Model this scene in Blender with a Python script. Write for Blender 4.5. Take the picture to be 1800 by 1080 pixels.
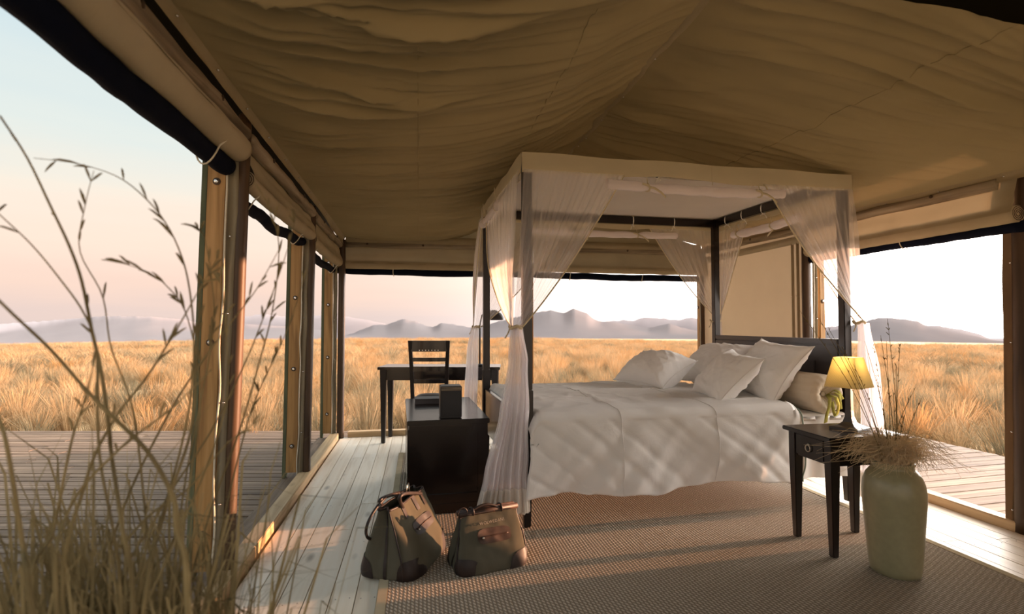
import bpy, bmesh, math, random
from mathutils import Vector, Matrix, noise
R = random.Random(7)
PI = math.pi
C = bpy.context.scene.collection
for o in list(bpy.data.objects):
    bpy.data.objects.remove(o)

# ------------------------------------------------------------------ camera, sky, sun, exposure
sc = bpy.context.scene
cam_d = bpy.data.cameras.new('camera'); cam = bpy.data.objects.new('camera', cam_d); C.objects.link(cam)
PITCH = math.atan(31/930); CH = 1.15
cam.location = (0, 0, CH); cam.rotation_euler = (PI/2 + PITCH, 0, 0)
cam_d.sensor_width = 36; cam_d.lens = 18.6; cam_d.clip_start = .05; cam_d.clip_end = 30000
cam_d.dof.use_dof = True; cam_d.dof.focus_distance = 3.6; cam_d.dof.aperture_fstop = 2.4
sc.camera = cam
SUN_AZ, SUN_EL = math.radians(14.0), math.radians(3.2)
SUN_DIR = Vector((math.cos(SUN_AZ)*math.cos(SUN_EL), math.sin(SUN_AZ)*math.cos(SUN_EL), math.sin(SUN_EL)))
sun_d = bpy.data.lights.new('sun', 'SUN'); sun = bpy.data.objects.new('sun', sun_d); C.objects.link(sun)
sun_d.energy = 5.5; sun_d.color = (1.0, .50, .27); sun_d.angle = math.radians(.6)
sun.rotation_euler = SUN_DIR.to_track_quat('Z', 'Y').to_euler(); sun.location = (40, 0, 20)
sc.view_settings.view_transform = 'Standard'; sc.view_settings.look = 'None'
sc.view_settings.gamma = 1.0; sc.view_settings.use_curve_mapping = False
sc.view_settings.exposure = 1.7
sc.cycles.use_denoising = True
sc.cycles.max_bounces = 10; sc.cycles.diffuse_bounces = 6; sc.cycles.transparent_max_bounces = 24
sc.cycles.sample_clamp_indirect = 6.0

wd = bpy.data.worlds.new('dusk_sky'); sc.world = wd; wd.use_nodes = True
nt = wd.node_tree; nt.nodes.clear()
def N(tree, t, **kw):
    n = tree.nodes.new(t)
    for k, v in kw.items():
        if k.startswith('i_'):
            n.inputs[k[2:].replace('_', ' ')].default_value = v
        else: setattr(n, k, v)
    return n
def ramp(tree, stops, interp='LINEAR'):
    n = tree.nodes.new('ShaderNodeValToRGB'); n.color_ramp.interpolation = interp
    e = n.color_ramp.elements
    while len(e) < len(stops): e.new(.5)
    for el, (p, c) in zip(e, stops): el.position = p; el.color = (*c, 1) if len(c) == 3 else c
    return n
tc = N(nt, 'ShaderNodeTexCoord'); sep = N(nt, 'ShaderNodeSeparateXYZ'); nt.links.new(tc.outputs['Generated'], sep.inputs[0])
cl = N(nt, 'ShaderNodeTexNoise', i_Scale=2.2, i_Detail=4.0, i_Roughness=.55)
cmap = N(nt, 'ShaderNodeMapping'); cmap.inputs['Scale'].default_value = (1, 1, 9)
nt.links.new(tc.outputs['Generated'], cmap.inputs[0]); nt.links.new(cmap.outputs[0], cl.inputs['Vector'])
ca = N(nt, 'ShaderNodeMath', operation='MULTIPLY_ADD'); ca.inputs[1].default_value = .10; ca.inputs[2].default_value = -.05
nt.links.new(cl.outputs['Fac'], ca.inputs[0])
zz = N(nt, 'ShaderNodeMath', operation='ADD'); nt.links.new(sep.outputs['Z'], zz.inputs[0]); nt.links.new(ca.outputs[0], zz.inputs[1])
SKY = [(.0, (.255, .205, .188)), (.06, (.305, .228, .190)), (.13, (.325, .256, .212)), (.20, (.30, .272, .234)), (.28, (.248, .267, .255)), (.45, (.19, .24, .262)), (1.0, (.19, .245, .29))]
rp = ramp(nt, SKY); nt.links.new(zz.outputs[0], rp.inputs[0])
dt = N(nt, 'ShaderNodeVectorMath', operation='DOT_PRODUCT'); nt.links.new(tc.outputs['Generated'], dt.inputs[0])
dt.inputs[1].default_value = SUN_DIR
dm = N(nt, 'ShaderNodeMapRange'); dm.inputs['From Min'].default_value = -.35; dm.inputs['From Max'].default_value = 1.0
nt.links.new(dt.outputs['Value'], dm.inputs['Value'])
pw = N(nt, 'ShaderNodeMath', operation='POWER'); pw.inputs[1].default_value = 5.0; nt.links.new(dm.outputs[0], pw.inputs[0])
gl = N(nt, 'ShaderNodeMixRGB', blend_type='ADD'); gl.inputs[2].default_value = (8.0, 7.25, 6.7, 1)
nt.links.new(pw.outputs[0], gl.inputs[0]); nt.links.new(rp.outputs[0], gl.inputs[1])
bg = N(nt, 'ShaderNodeBackground', i_Strength=1.0); nt.links.new(gl.outputs[0], bg.inputs[0])
wo = N(nt, 'ShaderNodeOutputWorld'); nt.links.new(bg.outputs[0], wo.inputs[0])

# ------------------------------------------------------------------ helpers
def ray(px, py):
    v = 540 - py; f = 930
    return Vector((px-900, f*math.cos(PITCH)-v*math.sin(PITCH), f*math.sin(PITCH)+v*math.cos(PITCH)))
def D(px, py, Y):
    d = ray(px, py); t = Y/d.y
    return Vector((d.x*t, Y, CH + d.z*t))
def lerp(a, b, t): return a + (b-a)*t
def sstep(t): t = min(1, max(0, t)); return t*t*(3-2*t)
def ns(x, y=0.0, z=0.0): return noise.noise(Vector((x, y, z)))

class MB:
    def __init__(s): s.v = []; s.f = []
    def add(s, vs, fs):
        b = len(s.v); s.v += [tuple(v) for v in vs]; s.f += [tuple(i+b for i in f) for f in fs]; return s
    def box(s, x0, x1, y0, y1, z0, z1, tx=1.0, ty=1.0, M=None):   # tx,ty: scale of the bottom face
        cx, cy = (x0+x1)/2, (y0+y1)/2; vs = []
        for z, a, b in ((z0, tx, ty), (z1, 1, 1)):
            for x, y in ((x0, y0), (x1, y0), (x1, y1), (x0, y1)):
                vs.append(Vector((cx+(x-cx)*a, cy+(y-cy)*b, z)))
        if M is not None: vs = [M @ v for v in vs]
        return s.add(vs, [(3, 2, 1, 0), (4, 5, 6, 7), (0, 1, 5, 4), (1, 2, 6, 5), (2, 3, 7, 6), (3, 0, 4, 7)])
    def tube(s, pts, r, n=8, cap=True):
        pts = [Vector(p) for p in pts]; k = len(pts); vs = []; fs = []
        up = Vector((0, 0, 1)); prev = None
        for i, p in enumerate(pts):
            d = (pts[min(i+1, k-1)] - pts[max(i-1, 0)]).normalized()
            if prev is None:
                a = up if abs(d.z) < .9 else Vector((1, 0, 0)); prev = (a - d*a.dot(d)).normalized()
            else:
                q = prev - d*prev.dot(d); prev = q.normalized() if q.length > 1e-6 else prev
            b = d.cross(prev); rr = r(i/(k-1)) if callable(r) else (r[i] if isinstance(r, (list, tuple)) else r)
            for j in range(n):
                t = 2*PI*j/n; vs.append(p + prev*(rr*math.cos(t)) + b*(rr*math.sin(t)))
        for i in range(k-1):
            for j in range(n):
                fs.append((i*n+j, i*n+(j+1) % n, (i+1)*n+(j+1) % n, (i+1)*n+j))
        if cap: fs += [tuple(range(n-1, -1, -1)), tuple((k-1)*n+j for j in range(n))]
        return s.add(vs, fs)
    def lathe(s, prof, n=32, c=(0, 0), M=None, cap=True):
        vs = []; k = len(prof)
        for r, z in prof:
            for j in range(n):
                t = 2*PI*j/n; vs.append(Vector((c[0]+r*math.cos(t), c[1]+r*math.sin(t), z)))
        fs = [(i*n+j, i*n+(j+1) % n, (i+1)*n+(j+1) % n, (i+1)*n+j) for i in range(k-1) for j in range(n)]
        if cap: fs += [tuple(range(n-1, -1, -1)), tuple((k-1)*n+j for j in range(n))]
        if M is not None: vs = [M @ v for v in vs]
        return s.add(vs, fs)
    def grid(s, nu, nv, f, wrap=False):
        vs = [f(i/(nu-1), j/(nv-1)) for i in range(nu) for j in range(nv)]
        fs = [(i*nv+j, (i+1)*nv+j, (i+1)*nv+j+1, i*nv+j+1) for i in range(nu-1) for j in range(nv-1)]
        return s.add(vs, fs)
    def ball(s, c, r, n=8, sq=(1, 1, 1)):
        c = Vector(c); vs = []; m = max(4, n//2)
        for i in range(m+1):
            ph = PI*i/m
            for j in range(n):
                t = 2*PI*j/n
                vs.append(c + Vector((r*sq[0]*math.sin(ph)*math.cos(t), r*sq[1]*math.sin(ph)*math.sin(t), r*sq[2]*math.cos(ph))))
        return s.add(vs, [(i*n+j, (i+1)*n+j, (i+1)*n+(j+1) % n, i*n+(j+1) % n) for i in range(m) for j in range(n)])
    def xf(s, M): s.v = [tuple(M @ Vector(v)) for v in s.v]; return s
    def mesh(s, name, mat=None, smooth=False, bevel=0, seg=2):
        me = bpy.data.meshes.new(name); me.from_pydata(s.v, [], s.f)
        if bevel or True:
            bm = bmesh.new(); bm.from_mesh(me)
            bmesh.ops.remove_doubles(bm, verts=bm.verts, dist=1e-6)
            if len(bm.faces) < 60000 and not getattr(s, 'open', False): bmesh.ops.recalc_face_normals(bm, faces=bm.faces)
            if bevel:
                es = [e for e in bm.edges if len(e.link_faces) == 2 and e.calc_face_angle(0) > .6]
                bmesh.ops.bevel(bm, geom=es, offset=bevel, segments=seg, affect='EDGES', clamp_overlap=True)
            bm.to_mesh(me); bm.free()
        if mat: me.materials.append(mat)
        if smooth:
            me.polygons.foreach_set('use_smooth', [True]*len(me.polygons))
        me.update()
        return me
    def build(s, name, mat=None, parent=None, smooth=False, bevel=0, loc=None, rotz=0):
        o = bpy.data.objects.new(name, s.mesh(name, mat, smooth, bevel)); C.objects.link(o)
        if parent: o.parent = parent
        if loc is not None: o.location = loc
        if rotz: o.rotation_euler = (0, 0, rotz)
        return o
def tag(o, label=None, cat=None, group=None, kind=None):
    if label: o['label'] = label
    if cat: o['category'] = cat
    if group: o['group'] = group
    if kind: o['kind'] = kind
    return o
def thing(name, label, cat, loc=(0, 0, 0), rotz=0, group=None, kind=None):
    o = bpy.data.objects.new(name, None); C.objects.link(o); o.empty_display_size = .1
    o.location = loc; o.rotation_euler = (0, 0, rotz)
    return tag(o, label, cat, group, kind)
def inst(name, me, parent, loc=(0, 0, 0), rot=(0, 0, 0)):
    o = bpy.data.objects.new(name, me); C.objects.link(o); o.parent = parent; o.location = loc; o.rotation_euler = rot; return o

# ------------------------------------------------------------------ materials
def new_mat(name):
    m = bpy.data.materials.new(name); m.use_nodes = True; t = m.node_tree; t.nodes.clear()
    out = N(t, 'ShaderNodeOutputMaterial'); return m, t, out
def coords(t, scale=(1, 1, 1), rnd=True):
    c = N(t, 'ShaderNodeTexCoord'); mp = N(t, 'ShaderNodeMapping'); mp.inputs['Scale'].default_value = scale
    if rnd:
        oi = N(t, 'ShaderNodeObjectInfo'); a = N(t, 'ShaderNodeVectorMath', operation='SCALE'); a.inputs[0].default_value = (37, 19, 53)
        t.links.new(oi.outputs['Random'], a.inputs['Scale'])
        b = N(t, 'ShaderNodeVectorMath', operation='ADD'); t.links.new(c.outputs['Object'], b.inputs[0]); t.links.new(a.outputs[0], b.inputs[1])
        t.links.new(b.outputs[0], mp.inputs[0])
    else: t.links.new(c.outputs['Object'], mp.inputs[0])
    return mp
def bump(t, src, strength, dist=.01):
    b = N(t, 'ShaderNodeBump', i_Strength=strength, i_Distance=dist); t.links.new(src, b.inputs['Height']); return b
def mat_simple(name, col, rough=.6, spec=.4, nscale=0, namp=.2, bscale=0, bstr=.2, metal=0, stretch=(1, 1, 1)):
    m, t, out = new_mat(name)
    p = N(t, 'ShaderNodeBsdfPrincipled', i_Roughness=rough, i_Metallic=metal); p.inputs['Base Color'].default_value = (*col, 1)
    p.inputs['Specular IOR Level'].default_value = spec
    if nscale:
        mp = coords(t, stretch); n = N(t, 'ShaderNodeTexNoise', i_Scale=nscale, i_Detail=5.0); t.links.new(mp.outputs[0], n.inputs['Vector'])
        r = ramp(t, [(.3, tuple(c*(1-namp) for c in col)), (.7, tuple(min(1, c*(1+namp)) for c in col))]); t.links.new(n.outputs['Fac'], r.inputs[0])
        t.links.new(r.outputs[0], p.inputs['Base Color'])
    if bscale:
        mp = coords(t, stretch); n = N(t, 'ShaderNodeTexNoise', i_Scale=bscale, i_Detail=4.0); t.links.new(mp.outputs[0], n.inputs['Vector'])
        t.links.new(bump(t, n.outputs['Fac'], bstr).outputs[0], p.inputs['Normal'])
    t.links.new(p.outputs[0], out.inputs[0]); return m
def mat_wood(name, dark, mid, light, axis=0, rough=.6, gscale=26, knots=0.0, var=.12, spec=.35, bstr=.15):
    m, t, out = new_mat(name)
    st = [gscale]*3; st[axis] = gscale*.06
    mp = coords(t, tuple(st)); n = N(t, 'ShaderNodeTexNoise', i_Scale=1.0, i_Detail=6.0, i_Distortion=.6); t.links.new(mp.outputs[0], n.inputs['Vector'])
    r = ramp(t, [(.28, dark), (.5, mid), (.72, light)]); t.links.new(n.outputs['Fac'], r.inputs[0])
    col = r.outputs[0]
    if knots:
        ks = [7.0]*3; ks[axis] = 2.6
        mk = coords(t, tuple(ks)); v = N(t, 'ShaderNodeTexVoronoi', i_Scale=1.0); t.links.new(mk.outputs[0], v.inputs['Vector'])
        kr = ramp(t, [(.05, (1, 1, 1)), (.17, (0, 0, 0))]); t.links.new(v.outputs['Distance'], kr.inputs[0])
        km = N(t, 'ShaderNodeMath', operation='MULTIPLY'); km.inputs[1].default_value = knots; t.links.new(kr.outputs[0], km.inputs[0])
        mx = N(t, 'ShaderNodeMixRGB'); mx.inputs[2].default_value = (*[c*.45 for c in dark], 1); t.links.new(km.outputs[0], mx.inputs[0]); t.links.new(col, mx.inputs[1]); col = mx.outputs[0]
    oi = N(t, 'ShaderNodeObjectInfo'); mr = N(t, 'ShaderNodeMapRange'); mr.inputs['To Min'].default_value = 1-var; mr.inputs['To Max'].default_value = 1+var
    t.links.new(oi.outputs['Random'], mr.inputs['Value'])
    hs = N(t, 'ShaderNodeHueSaturation'); t.links.new(mr.outputs[0], hs.inputs['Value']); t.links.new(col, hs.inputs['Color'])
    p = N(t, 'ShaderNodeBsdfPrincipled', i_Roughness=rough); p.inputs['Specular IOR Level'].default_value = spec
    t.links.new(hs.outputs[0], p.inputs['Base Color']); t.links.new(bump(t, n.outputs['Fac'], bstr, .004).outputs[0], p.inputs['Normal'])
    t.links.new(p.outputs[0], out.inputs[0]); return m
def mat_cloth(name, col, trans=.25, weave=900, bstr=.08, nscale=3, namp=.06, wr=0.0, wscale=6, alpha=1.0):
    m, t, out = new_mat(name)
    mp = coords(t); n = N(t, 'ShaderNodeTexNoise', i_Scale=nscale, i_Detail=4.0); t.links.new(mp.outputs[0], n.inputs['Vector'])
    r = ramp(t, [(.3, tuple(c*(1-namp) for c in col)), (.7, tuple(min(1, c*(1+namp)) for c in col))]); t.links.new(n.outputs['Fac'], r.inputs[0])
    d = N(t, 'ShaderNodeBsdfDiffuse', i_Roughness=.6); tl = N(t, 'ShaderNodeBsdfTranslucent')
    t.links.new(r.outputs[0], d.inputs[0]); t.links.new(r.outputs[0], tl.inputs[0])
    w = N(t, 'ShaderNodeTexNoise', i_Scale=weave, i_Detail=2.0); t.links.new(mp.outputs[0], w.inputs['Vector'])
    b = bump(t, w.outputs['Fac'], bstr, .002)
    if wr:
        w2 = N(t, 'ShaderNodeTexNoise', i_Scale=wscale, i_Detail=5.0, i_Distortion=1.2); t.links.new(mp.outputs[0], w2.inputs['Vector'])
        b2 = bump(t, w2.outputs['Fac'], wr, .03); t.links.new(b2.outputs[0], b.inputs['Normal'])
    t.links.new(b.outputs[0], d.inputs['Normal']); t.links.new(b.outputs[0], tl.inputs['Normal'])
    mx = N(t, 'ShaderNodeMixShader'); mx.inputs[0].default_value = trans; t.links.new(d.outputs[0], mx.inputs[1]); t.links.new(tl.outputs[0], mx.inputs[2])
    last = mx
    if alpha < 1:
        tr = N(t, 'ShaderNodeBsdfTransparent'); m2 = N(t, 'ShaderNodeMixShader'); m2.inputs[0].default_value = alpha
        t.links.new(tr.outputs[0], m2.inputs[1]); t.links.new(mx.outputs[0], m2.inputs[2]); last = m2
    t.links.new(last.outputs[0], out.inputs[0]); return m

M_floor = mat_wood('pale_pine', (.66, .53, .38), (.82, .71, .56), (.86, .77, .64), 1, .42, 22, .75, .08, .45)
M_deck = mat_wood('weathered_deck', (.105, .067, .043), (.18, .122, .08), (.26, .185, .125), 0, .75, 30, .35, .22)
M_sill = mat_wood('sill_timber', (.34, .22, .11), (.50, .35, .19), (.60, .44, .26), 0, .6, 26, .5, .06)
M_post = mat_wood('post_timber', (.20, .10, .034), (.36, .20, .068), (.46, .265, .105), 2, .55, 30, .4, .1)
M_pole = mat_wood('dark_pole', (.03, .016, .008), (.058, .031, .014), (.085, .046, .022), 2, .5, 24, .3, .1)
M_edge = mat_wood('treated_edge', (.05, .06, .035), (.10, .11, .06), (.15, .15, .08), 2, .8, 30, 0, .1)
M_log = mat_wood('bark_log', (.10, .075, .05), (.26, .20, .13), (.42, .35, .25), 0, .85, 22, .5, .15, .2, .5)
M_esp = mat_wood('espresso_wood', (.0035, .002, .002), (.007, .0035, .003), (.013, .006, .005), 0, .20, 30, 0, .1, .6, .05)
M_espz = mat_wood('espresso_wood_upright', (.0035, .002, .002), (.007, .0035, .003), (.013, .006, .005), 2, .34, 30, 0, .1, .5, .05)
M_espg = mat_simple('espresso_satin', (.042, .037, .038), .40, .5)
M_canvas = mat_cloth('tent_canvas', (.35, .28, .155), .08, 700, .10, 2.0, .08)
M_canvas2 = mat_cloth('tent_canvas_band', (.34, .275, .17), .08, 700, .10, 4.0, .08)
M_panel = mat_cloth('wall_canvas', (.44, .38, .27), .05, 700, .08, 1.5, .06, .05, 3)
M_fly = mat_simple('dark_fly', (.02, .016, .008), .9, .1)
M_roll = mat_cloth('roll_canvas', (.42, .34, .22), .05, 700, .1, 5, .06, .12, 9)
M_navy = mat_simple('navy_mesh', (.003, .005, .014), .8, .08, 0, 0, 600, .3)
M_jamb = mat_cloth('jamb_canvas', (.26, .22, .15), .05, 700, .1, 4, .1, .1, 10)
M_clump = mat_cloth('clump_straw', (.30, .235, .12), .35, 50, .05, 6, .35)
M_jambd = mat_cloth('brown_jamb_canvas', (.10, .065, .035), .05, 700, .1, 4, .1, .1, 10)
M_strap = mat_simple('strap_cord', (.60, .54, .42), .7)
M_chrome = mat_simple('stud_steel', (.75, .74, .72), .22, .5, metal=1)
M_bolt = mat_simple('bolt_rust', (.07, .045, .03), .5, .5, metal=.6)
M_white = mat_cloth('white_cotton', (.84, .83, .81), .12, 900, .05, 3, .02, .16, 5)
M_white2 = mat_cloth('white_sheet', (.80, .78, .75), .12, 900, .05, 3, .02, .14, 4)
M_pillow = mat_cloth('pillow_cotton', (.85, .84, .82), .10, 900, .05, 3, .02, .22, 7)
M_bol = mat_cloth('bolster_cotton', (.66, .58, .46), .08, 900, .05, 3, .03, .10, 6)
M_can_top = mat_cloth('canopy_cotton', (.82, .76, .70), .35, 900, .05, 2, .03, .10, 3)
M_val = mat_cloth('canopy_valance', (.62, .54, .38), .25, 900, .08, 4, .04, .05, 5)
M_tie = mat_cloth('cotton_tape', (.62, .54, .38), .1, 900, .1)
M_tiew = mat_cloth('white_tape', (.84, .80, .72), .1, 900, .1)
M_net = mat_cloth('mosquito_net', (.92, .88, .87), .50, 900, .0, 3, .02, alpha=.34)
M_nettail = mat_cloth('mosquito_net_folds', (.93, .90, .91), .50, 900, .0, 3, .02, alpha=.55)
M_netroll = mat_cloth('rolled_net', (.86, .80, .80), .35, 900, .05, 3, .02, .15, 16, alpha=.9)
M_hem = mat_cloth('curtain_hem', (.82, .78, .72), .3, 900, .05, alpha=.85)
M_piping = mat_simple('green_piping', (.16, .20, .15), .8)
M_vase = mat_simple('celadon_glaze', (.27, .25, .145), .30, .5, 40, .07, 120, .04)
M_straw = mat_cloth('dry_straw', (.70, .57, .37), .3, 50, .05, 6, .3)
M_straw2 = mat_cloth('olive_straw', (.21, .16, .07), .25, 50, .05, 6, .35)
M_bag = mat_cloth('bag_canvas', (.112, .102, .074), .0, 800, .15, 5, .12, .10, 5)
M_leather = mat_simple('bag_leather', (.022, .014, .012), .50, .35, 30, .2, 160, .05)
M_leather2 = mat_simple('bag_leather_brown', (.045, .022, .014), .50, .35, 30, .2, 160, .05)
M_thread = mat_simple('pale_thread', (.20, .18, .145), .8)
M_black = mat_simple('black_plastic', (.012, .011, .011), .45, .4)
M_grille = mat_simple('speaker_grille', (.02, .018, .017), .6, .4, 0, 0, 900, .6)
M_brass = mat_simple('antique_nickel', (.55, .50, .42), .3, .5, metal=1)
M_ribbon = mat_cloth('olive_ribbon', (.42, .38, .10), .2, 300, .1, 20, .4)

# rug weave
M_rug, t, out = new_mat('sisal_weave')
mp = coords(t, (1, 1, 1), False)
w1 = N(t, 'ShaderNodeTexWave', wave_type='BANDS', bands_direction='DIAGONAL', i_Scale=25.0, i_Distortion=1.2, i_Detail=1.0, i_Detail_Scale=6.0)
w2 = N(t, 'ShaderNodeTexWave', wave_type='BANDS', bands_direction='X', i_Scale=19.0, i_Distortion=.9)
n1 = N(t, 'ShaderNodeTexNoise', i_Scale=260.0, i_Detail=2.0)
for q in (w1, w2, n1): t.links.new(mp.outputs[0], q.inputs['Vector'])
mm = N(t, 'ShaderNodeMath', operation='MULTIPLY'); t.links.new(w1.outputs['Fac'], mm.inputs[0]); t.links.new(w2.outputs['Fac'], mm.inputs[1])
ma = N(t, 'ShaderNodeMath', operation='MULTIPLY_ADD'); ma.inputs[1].default_value = .5; t.links.new(n1.outputs['Fac'], ma.inputs[0]); t.links.new(mm.outputs[0], ma.inputs[2])
rr = ramp(t, [(.2, (.24, .18, .125)), (.55, (.56, .46, .36)), (.95, (.76, .65, .53))]); t.links.new(ma.outputs[0], rr.inputs[0])
p = N(t, 'ShaderNodeBsdfDiffuse', i_Roughness=.8); t.links.new(rr.outputs[0], p.inputs[0])
t.links.new(bump(t, ma.outputs[0], .8, .012).outputs[0], p.inputs['Normal']); t.links.new(p.outputs[0], out.inputs[0])
M_bind = mat_cloth('rug_binding', (.52, .42, .28), 0, 500, .3, 8, .1)

# grass blades: colour varies from tussock to tussock
def mat_grass(name, stops, tr=.35):
    m, t, out = new_mat(name); oi = N(t, 'ShaderNodeObjectInfo'); r = ramp(t, stops); t.links.new(oi.outputs['Random'], r.inputs[0])
    d = N(t, 'ShaderNodeBsdfDiffuse'); tl = N(t, 'ShaderNodeBsdfTranslucent'); mx = N(t, 'ShaderNodeMixShader'); mx.inputs[0].default_value = tr
    for q in (d, tl): t.links.new(r.outputs[0], q.inputs[0])
    t.links.new(d.outputs[0], mx.inputs[1]); t.links.new(tl.outputs[0], mx.inputs[2]); t.links.new(mx.outputs[0], out.inputs[0]); return m
M_grass = mat_grass('golden_grass', [(0, (.15, .13, .082)), (.18, (.24, .205, .13)), (.32, (.36, .235, .12)), (.6, (.43, .30, .17)), (.85, (.36, .20, .08)), (1, (.32, .26, .165))])
M_ground = mat_simple('dry_earth', (.50, .36, .20), .95, .1, .15, .25, 2, .6)
M_mtn = mat_cloth('hazed_far_rock', (.37, .34, .35), .5, 1, 0, .002, .04)  # aerial haze put into the base colour; translucency flattens the slope shading
M_mtn2 = mat_cloth('hazed_farther_rock', (.36, .325, .33), .5, 1, 0, .002, .04)  # distance haze put into this range's base colour as well

# ------------------------------------------------------------------ tent frame of reference
A = math.radians(10.0)
U = Vector((math.cos(A), math.sin(A), 0)); V = Vector((-math.sin(A), math.cos(A), 0))
O = Vector((-1.755, 5.42, 0)); SW = 4.05
def TF(s, t, z=0): return O + U*s + V*t + Vector((0, 0, z))

# ------------------------------------------------------------------ land: ground, mountains
def gz(x, y):
    r = math.hypot(x, y-3)
    z = -.50 - .026*max(0, r-8)
    z += .20*ns(x*.09, y*.09, 3)*min(1, max(0, r-9)/10) + 1.2*ns(x*.012, y*.012, 9)*min(1, max(0, r-60)/100)
    return z
mb = MB(); radii = [0, 2, 4, 6, 8, 10, 13, 16, 20, 26, 34, 45, 60, 80, 110, 150, 210, 300, 450, 700, 1100, 1800, 3000, 5000, 9000]
na = 144
mb.v.append((0, 3, gz(0, 3)))
for r in radii[1:]:
    for j in range(na):
        a = 2*PI*j/na; x, y = r*math.cos(a), 3+r*math.sin(a); mb.v.append((x, y, gz(x, y)))
for j in range(na): mb.f.append((0, 1+j, 1+(j+1) % na))
for i in range(len(radii)-2):
    for j in range(na):
        a = 1+i*na; mb.f.append((a+j, a+na+j, a+na+(j+1) % na, a+(j+1) % na))
tag(mb.build('ground', M_ground, smooth=True), 'dry golden plain stretching from the tent to the mountains', 'ground', kind='structure')

def ridge(name, prof, dist, mat, label, base_px=600, seed=0, rough=1.0):
    pts = []
    px = prof[0][0]
    while px <= prof[-1][0]:
        for (a, ya), (b, yb) in zip(prof, prof[1:]):
            if a <= px <= b: y = lerp(ya, yb, (px-a)/(b-a)); break
        pts.append((px, y)); px += 4
    n = len(pts); rows = 9; m = MB(); ysm = [sum(p_[1] for p_ in pts[max(0, i-22):i+23])/len(pts[max(0, i-22):i+23]) for i in range(n)]
    for i, (px, y) in enumerate(pts):
        az = math.atan((px-900)/930); ca = math.cos(az)
        h = ((571-y)/930*dist)/1.0
        for k in range(rows):
            q = k/(rows-1); dd = (dist - (1-q)*1500)
            gl_ = ns(px*.035+seed, q*1.5, seed)*.16*math.sin(PI*q)*rough
            fine = ns(px*.11+seed, 5, seed)*.0016*dist if k == rows-1 else 0
            hs_ = (571-ysm[i]-2)/930*dist; hq = lerp(hs_, h, sstep((q-.55)/.45))
            zz_ = lerp(-.034*dist, hq, min(1, max(0, q**1.15 + gl_))) + fine
            m.v.append((math.tan(az)*dd, dd, zz_ + CH))
        m.v.append((math.tan(az)*(dist+2500), dist+2500, -.034*dist))
    w = rows+1
    for i in range(n-1):
        for k in range(rows): m.f.append((i*w+k, (i+1)*w+k, (i+1)*w+k+1, i*w+k+1))
    return tag(m.build(name, mat, smooth=True), label, 'mountain', kind='structure')
P1 = [(-900, 600), (-600, 588), (-260, 584), (-60, 579), (0, 570), (74, 565), (185, 556), (267, 557), (330, 563), (372, 572), (434, 570), (500, 574), (560, 580), (609, 590), (626, 584), (655, 572), (680, 571), (707, 561), (729, 565), (746, 572), (760, 576), (775, 568), (804, 572), (829, 576), (856, 571), (890, 562), (930, 553),
      (956, 547), (969, 546), (991, 551), (1008, 543), (1020, 547), (1032, 551), (1044, 561), (1054, 565), (1077, 566), (1110, 572), (1140, 577), (1176, 569), (1205, 578), (1240, 585), (1320, 592), (1400, 590), (1470, 580), (1513, 567), (1547, 558), (1590, 561), (1613, 565), (1627, 572), (1650, 573), (1693, 580), (1720, 587), (1743, 597), (1800, 599), (2000, 598), (2400, 590), (2800, 603)]
P2 = [(-900, 603), (-500, 592), (-200, 585), (200, 590), (372, 560), (434, 557), (463, 552), (502, 557), (547, 556), (580, 553), (609, 557), (641, 562), (672, 568), (720, 580), (800, 588), (1000, 580), (1054, 566), (1097, 563), (1113, 564), (1132, 558), (1166, 560), (1191, 563), (1215, 558), (1260, 566), (1350, 574), (1447, 575), (1480, 572), (1600, 590), (1700, 597)]
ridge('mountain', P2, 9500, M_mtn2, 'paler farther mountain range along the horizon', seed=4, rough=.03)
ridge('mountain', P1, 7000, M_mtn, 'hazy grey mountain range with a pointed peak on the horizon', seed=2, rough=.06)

# ------------------------------------------------------------------ grass field: tussocks scattered over the plain
def tussock(seed, h, spread, nb, wid):
    rr_ = random.Random(seed); m = MB(); m.open = True
    for i in range(nb):
        a = rr_.uniform(0, 2*PI); r0 = abs(rr_.gauss(0, .35))*spread*.5; L = h*rr_.uniform(.55, 1.15); ln = rr_.uniform(.1, .95)*spread
        b = Vector((r0*math.cos(a), r0*math.sin(a), -.03)); a2 = a + rr_.gauss(0, .7); d = Vector((math.cos(a2), math.sin(a2), 0)); sd = Vector((-d.y, d.x, 0))
        th = rr_.uniform(0, PI); sd = Vector((math.cos(th), math.sin(th), 0)); w = wid*rr_.uniform(.6, 1.2)
        p1 = b + d*(ln*.25) + Vector((0, 0, L*.5)); p2 = b + d*(ln*.62) + Vector((0, 0, L*.85)); p3 = b + d*ln + Vector((0, 0, L*(1.0 if rr_.random() < .6 else .8)))
        k = len(m.v)
        m.v += [tuple(b-sd*w), tuple(b+sd*w), tuple(p1-sd*w*.9), tuple(p1+sd*w*.9), tuple(p2-sd*w*.6), tuple(p2+sd*w*.6), tuple(p3)]
        m.f += [(k, k+1, k+3, k+2), (k+2, k+3, k+5, k+4), (k+4, k+5, k+6)]
    return m
src = bpy.data.collections.new('grass_sources')
for i, (h, sp, nb, wd_) in enumerate([(.55, .40, 170, .0032), (.45, .50, 170, .0032), (.62, .36, 160, .0030), (.38, .45, 150, .0035)]):
    o = bpy.data.objects.new('grass_tussock', tussock(50+i, h, sp, nb, wd_).mesh('grass_tussock', M_grass)); src.objects.link(o)
srcf = bpy.data.collections.new('far_grass_sources')
for i, (h, sp, nb, wd_) in enumerate([(.60, .85, 150, .010), (.48, .9, 150, .011), (.70, .8, 150, .009)]):
    o = bpy.data.objects.new('grass_tussock_far', tussock(80+i, h, sp, nb, wd_).mesh('grass_tussock_far', M_grass)); srcf.objects.link(o)
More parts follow.
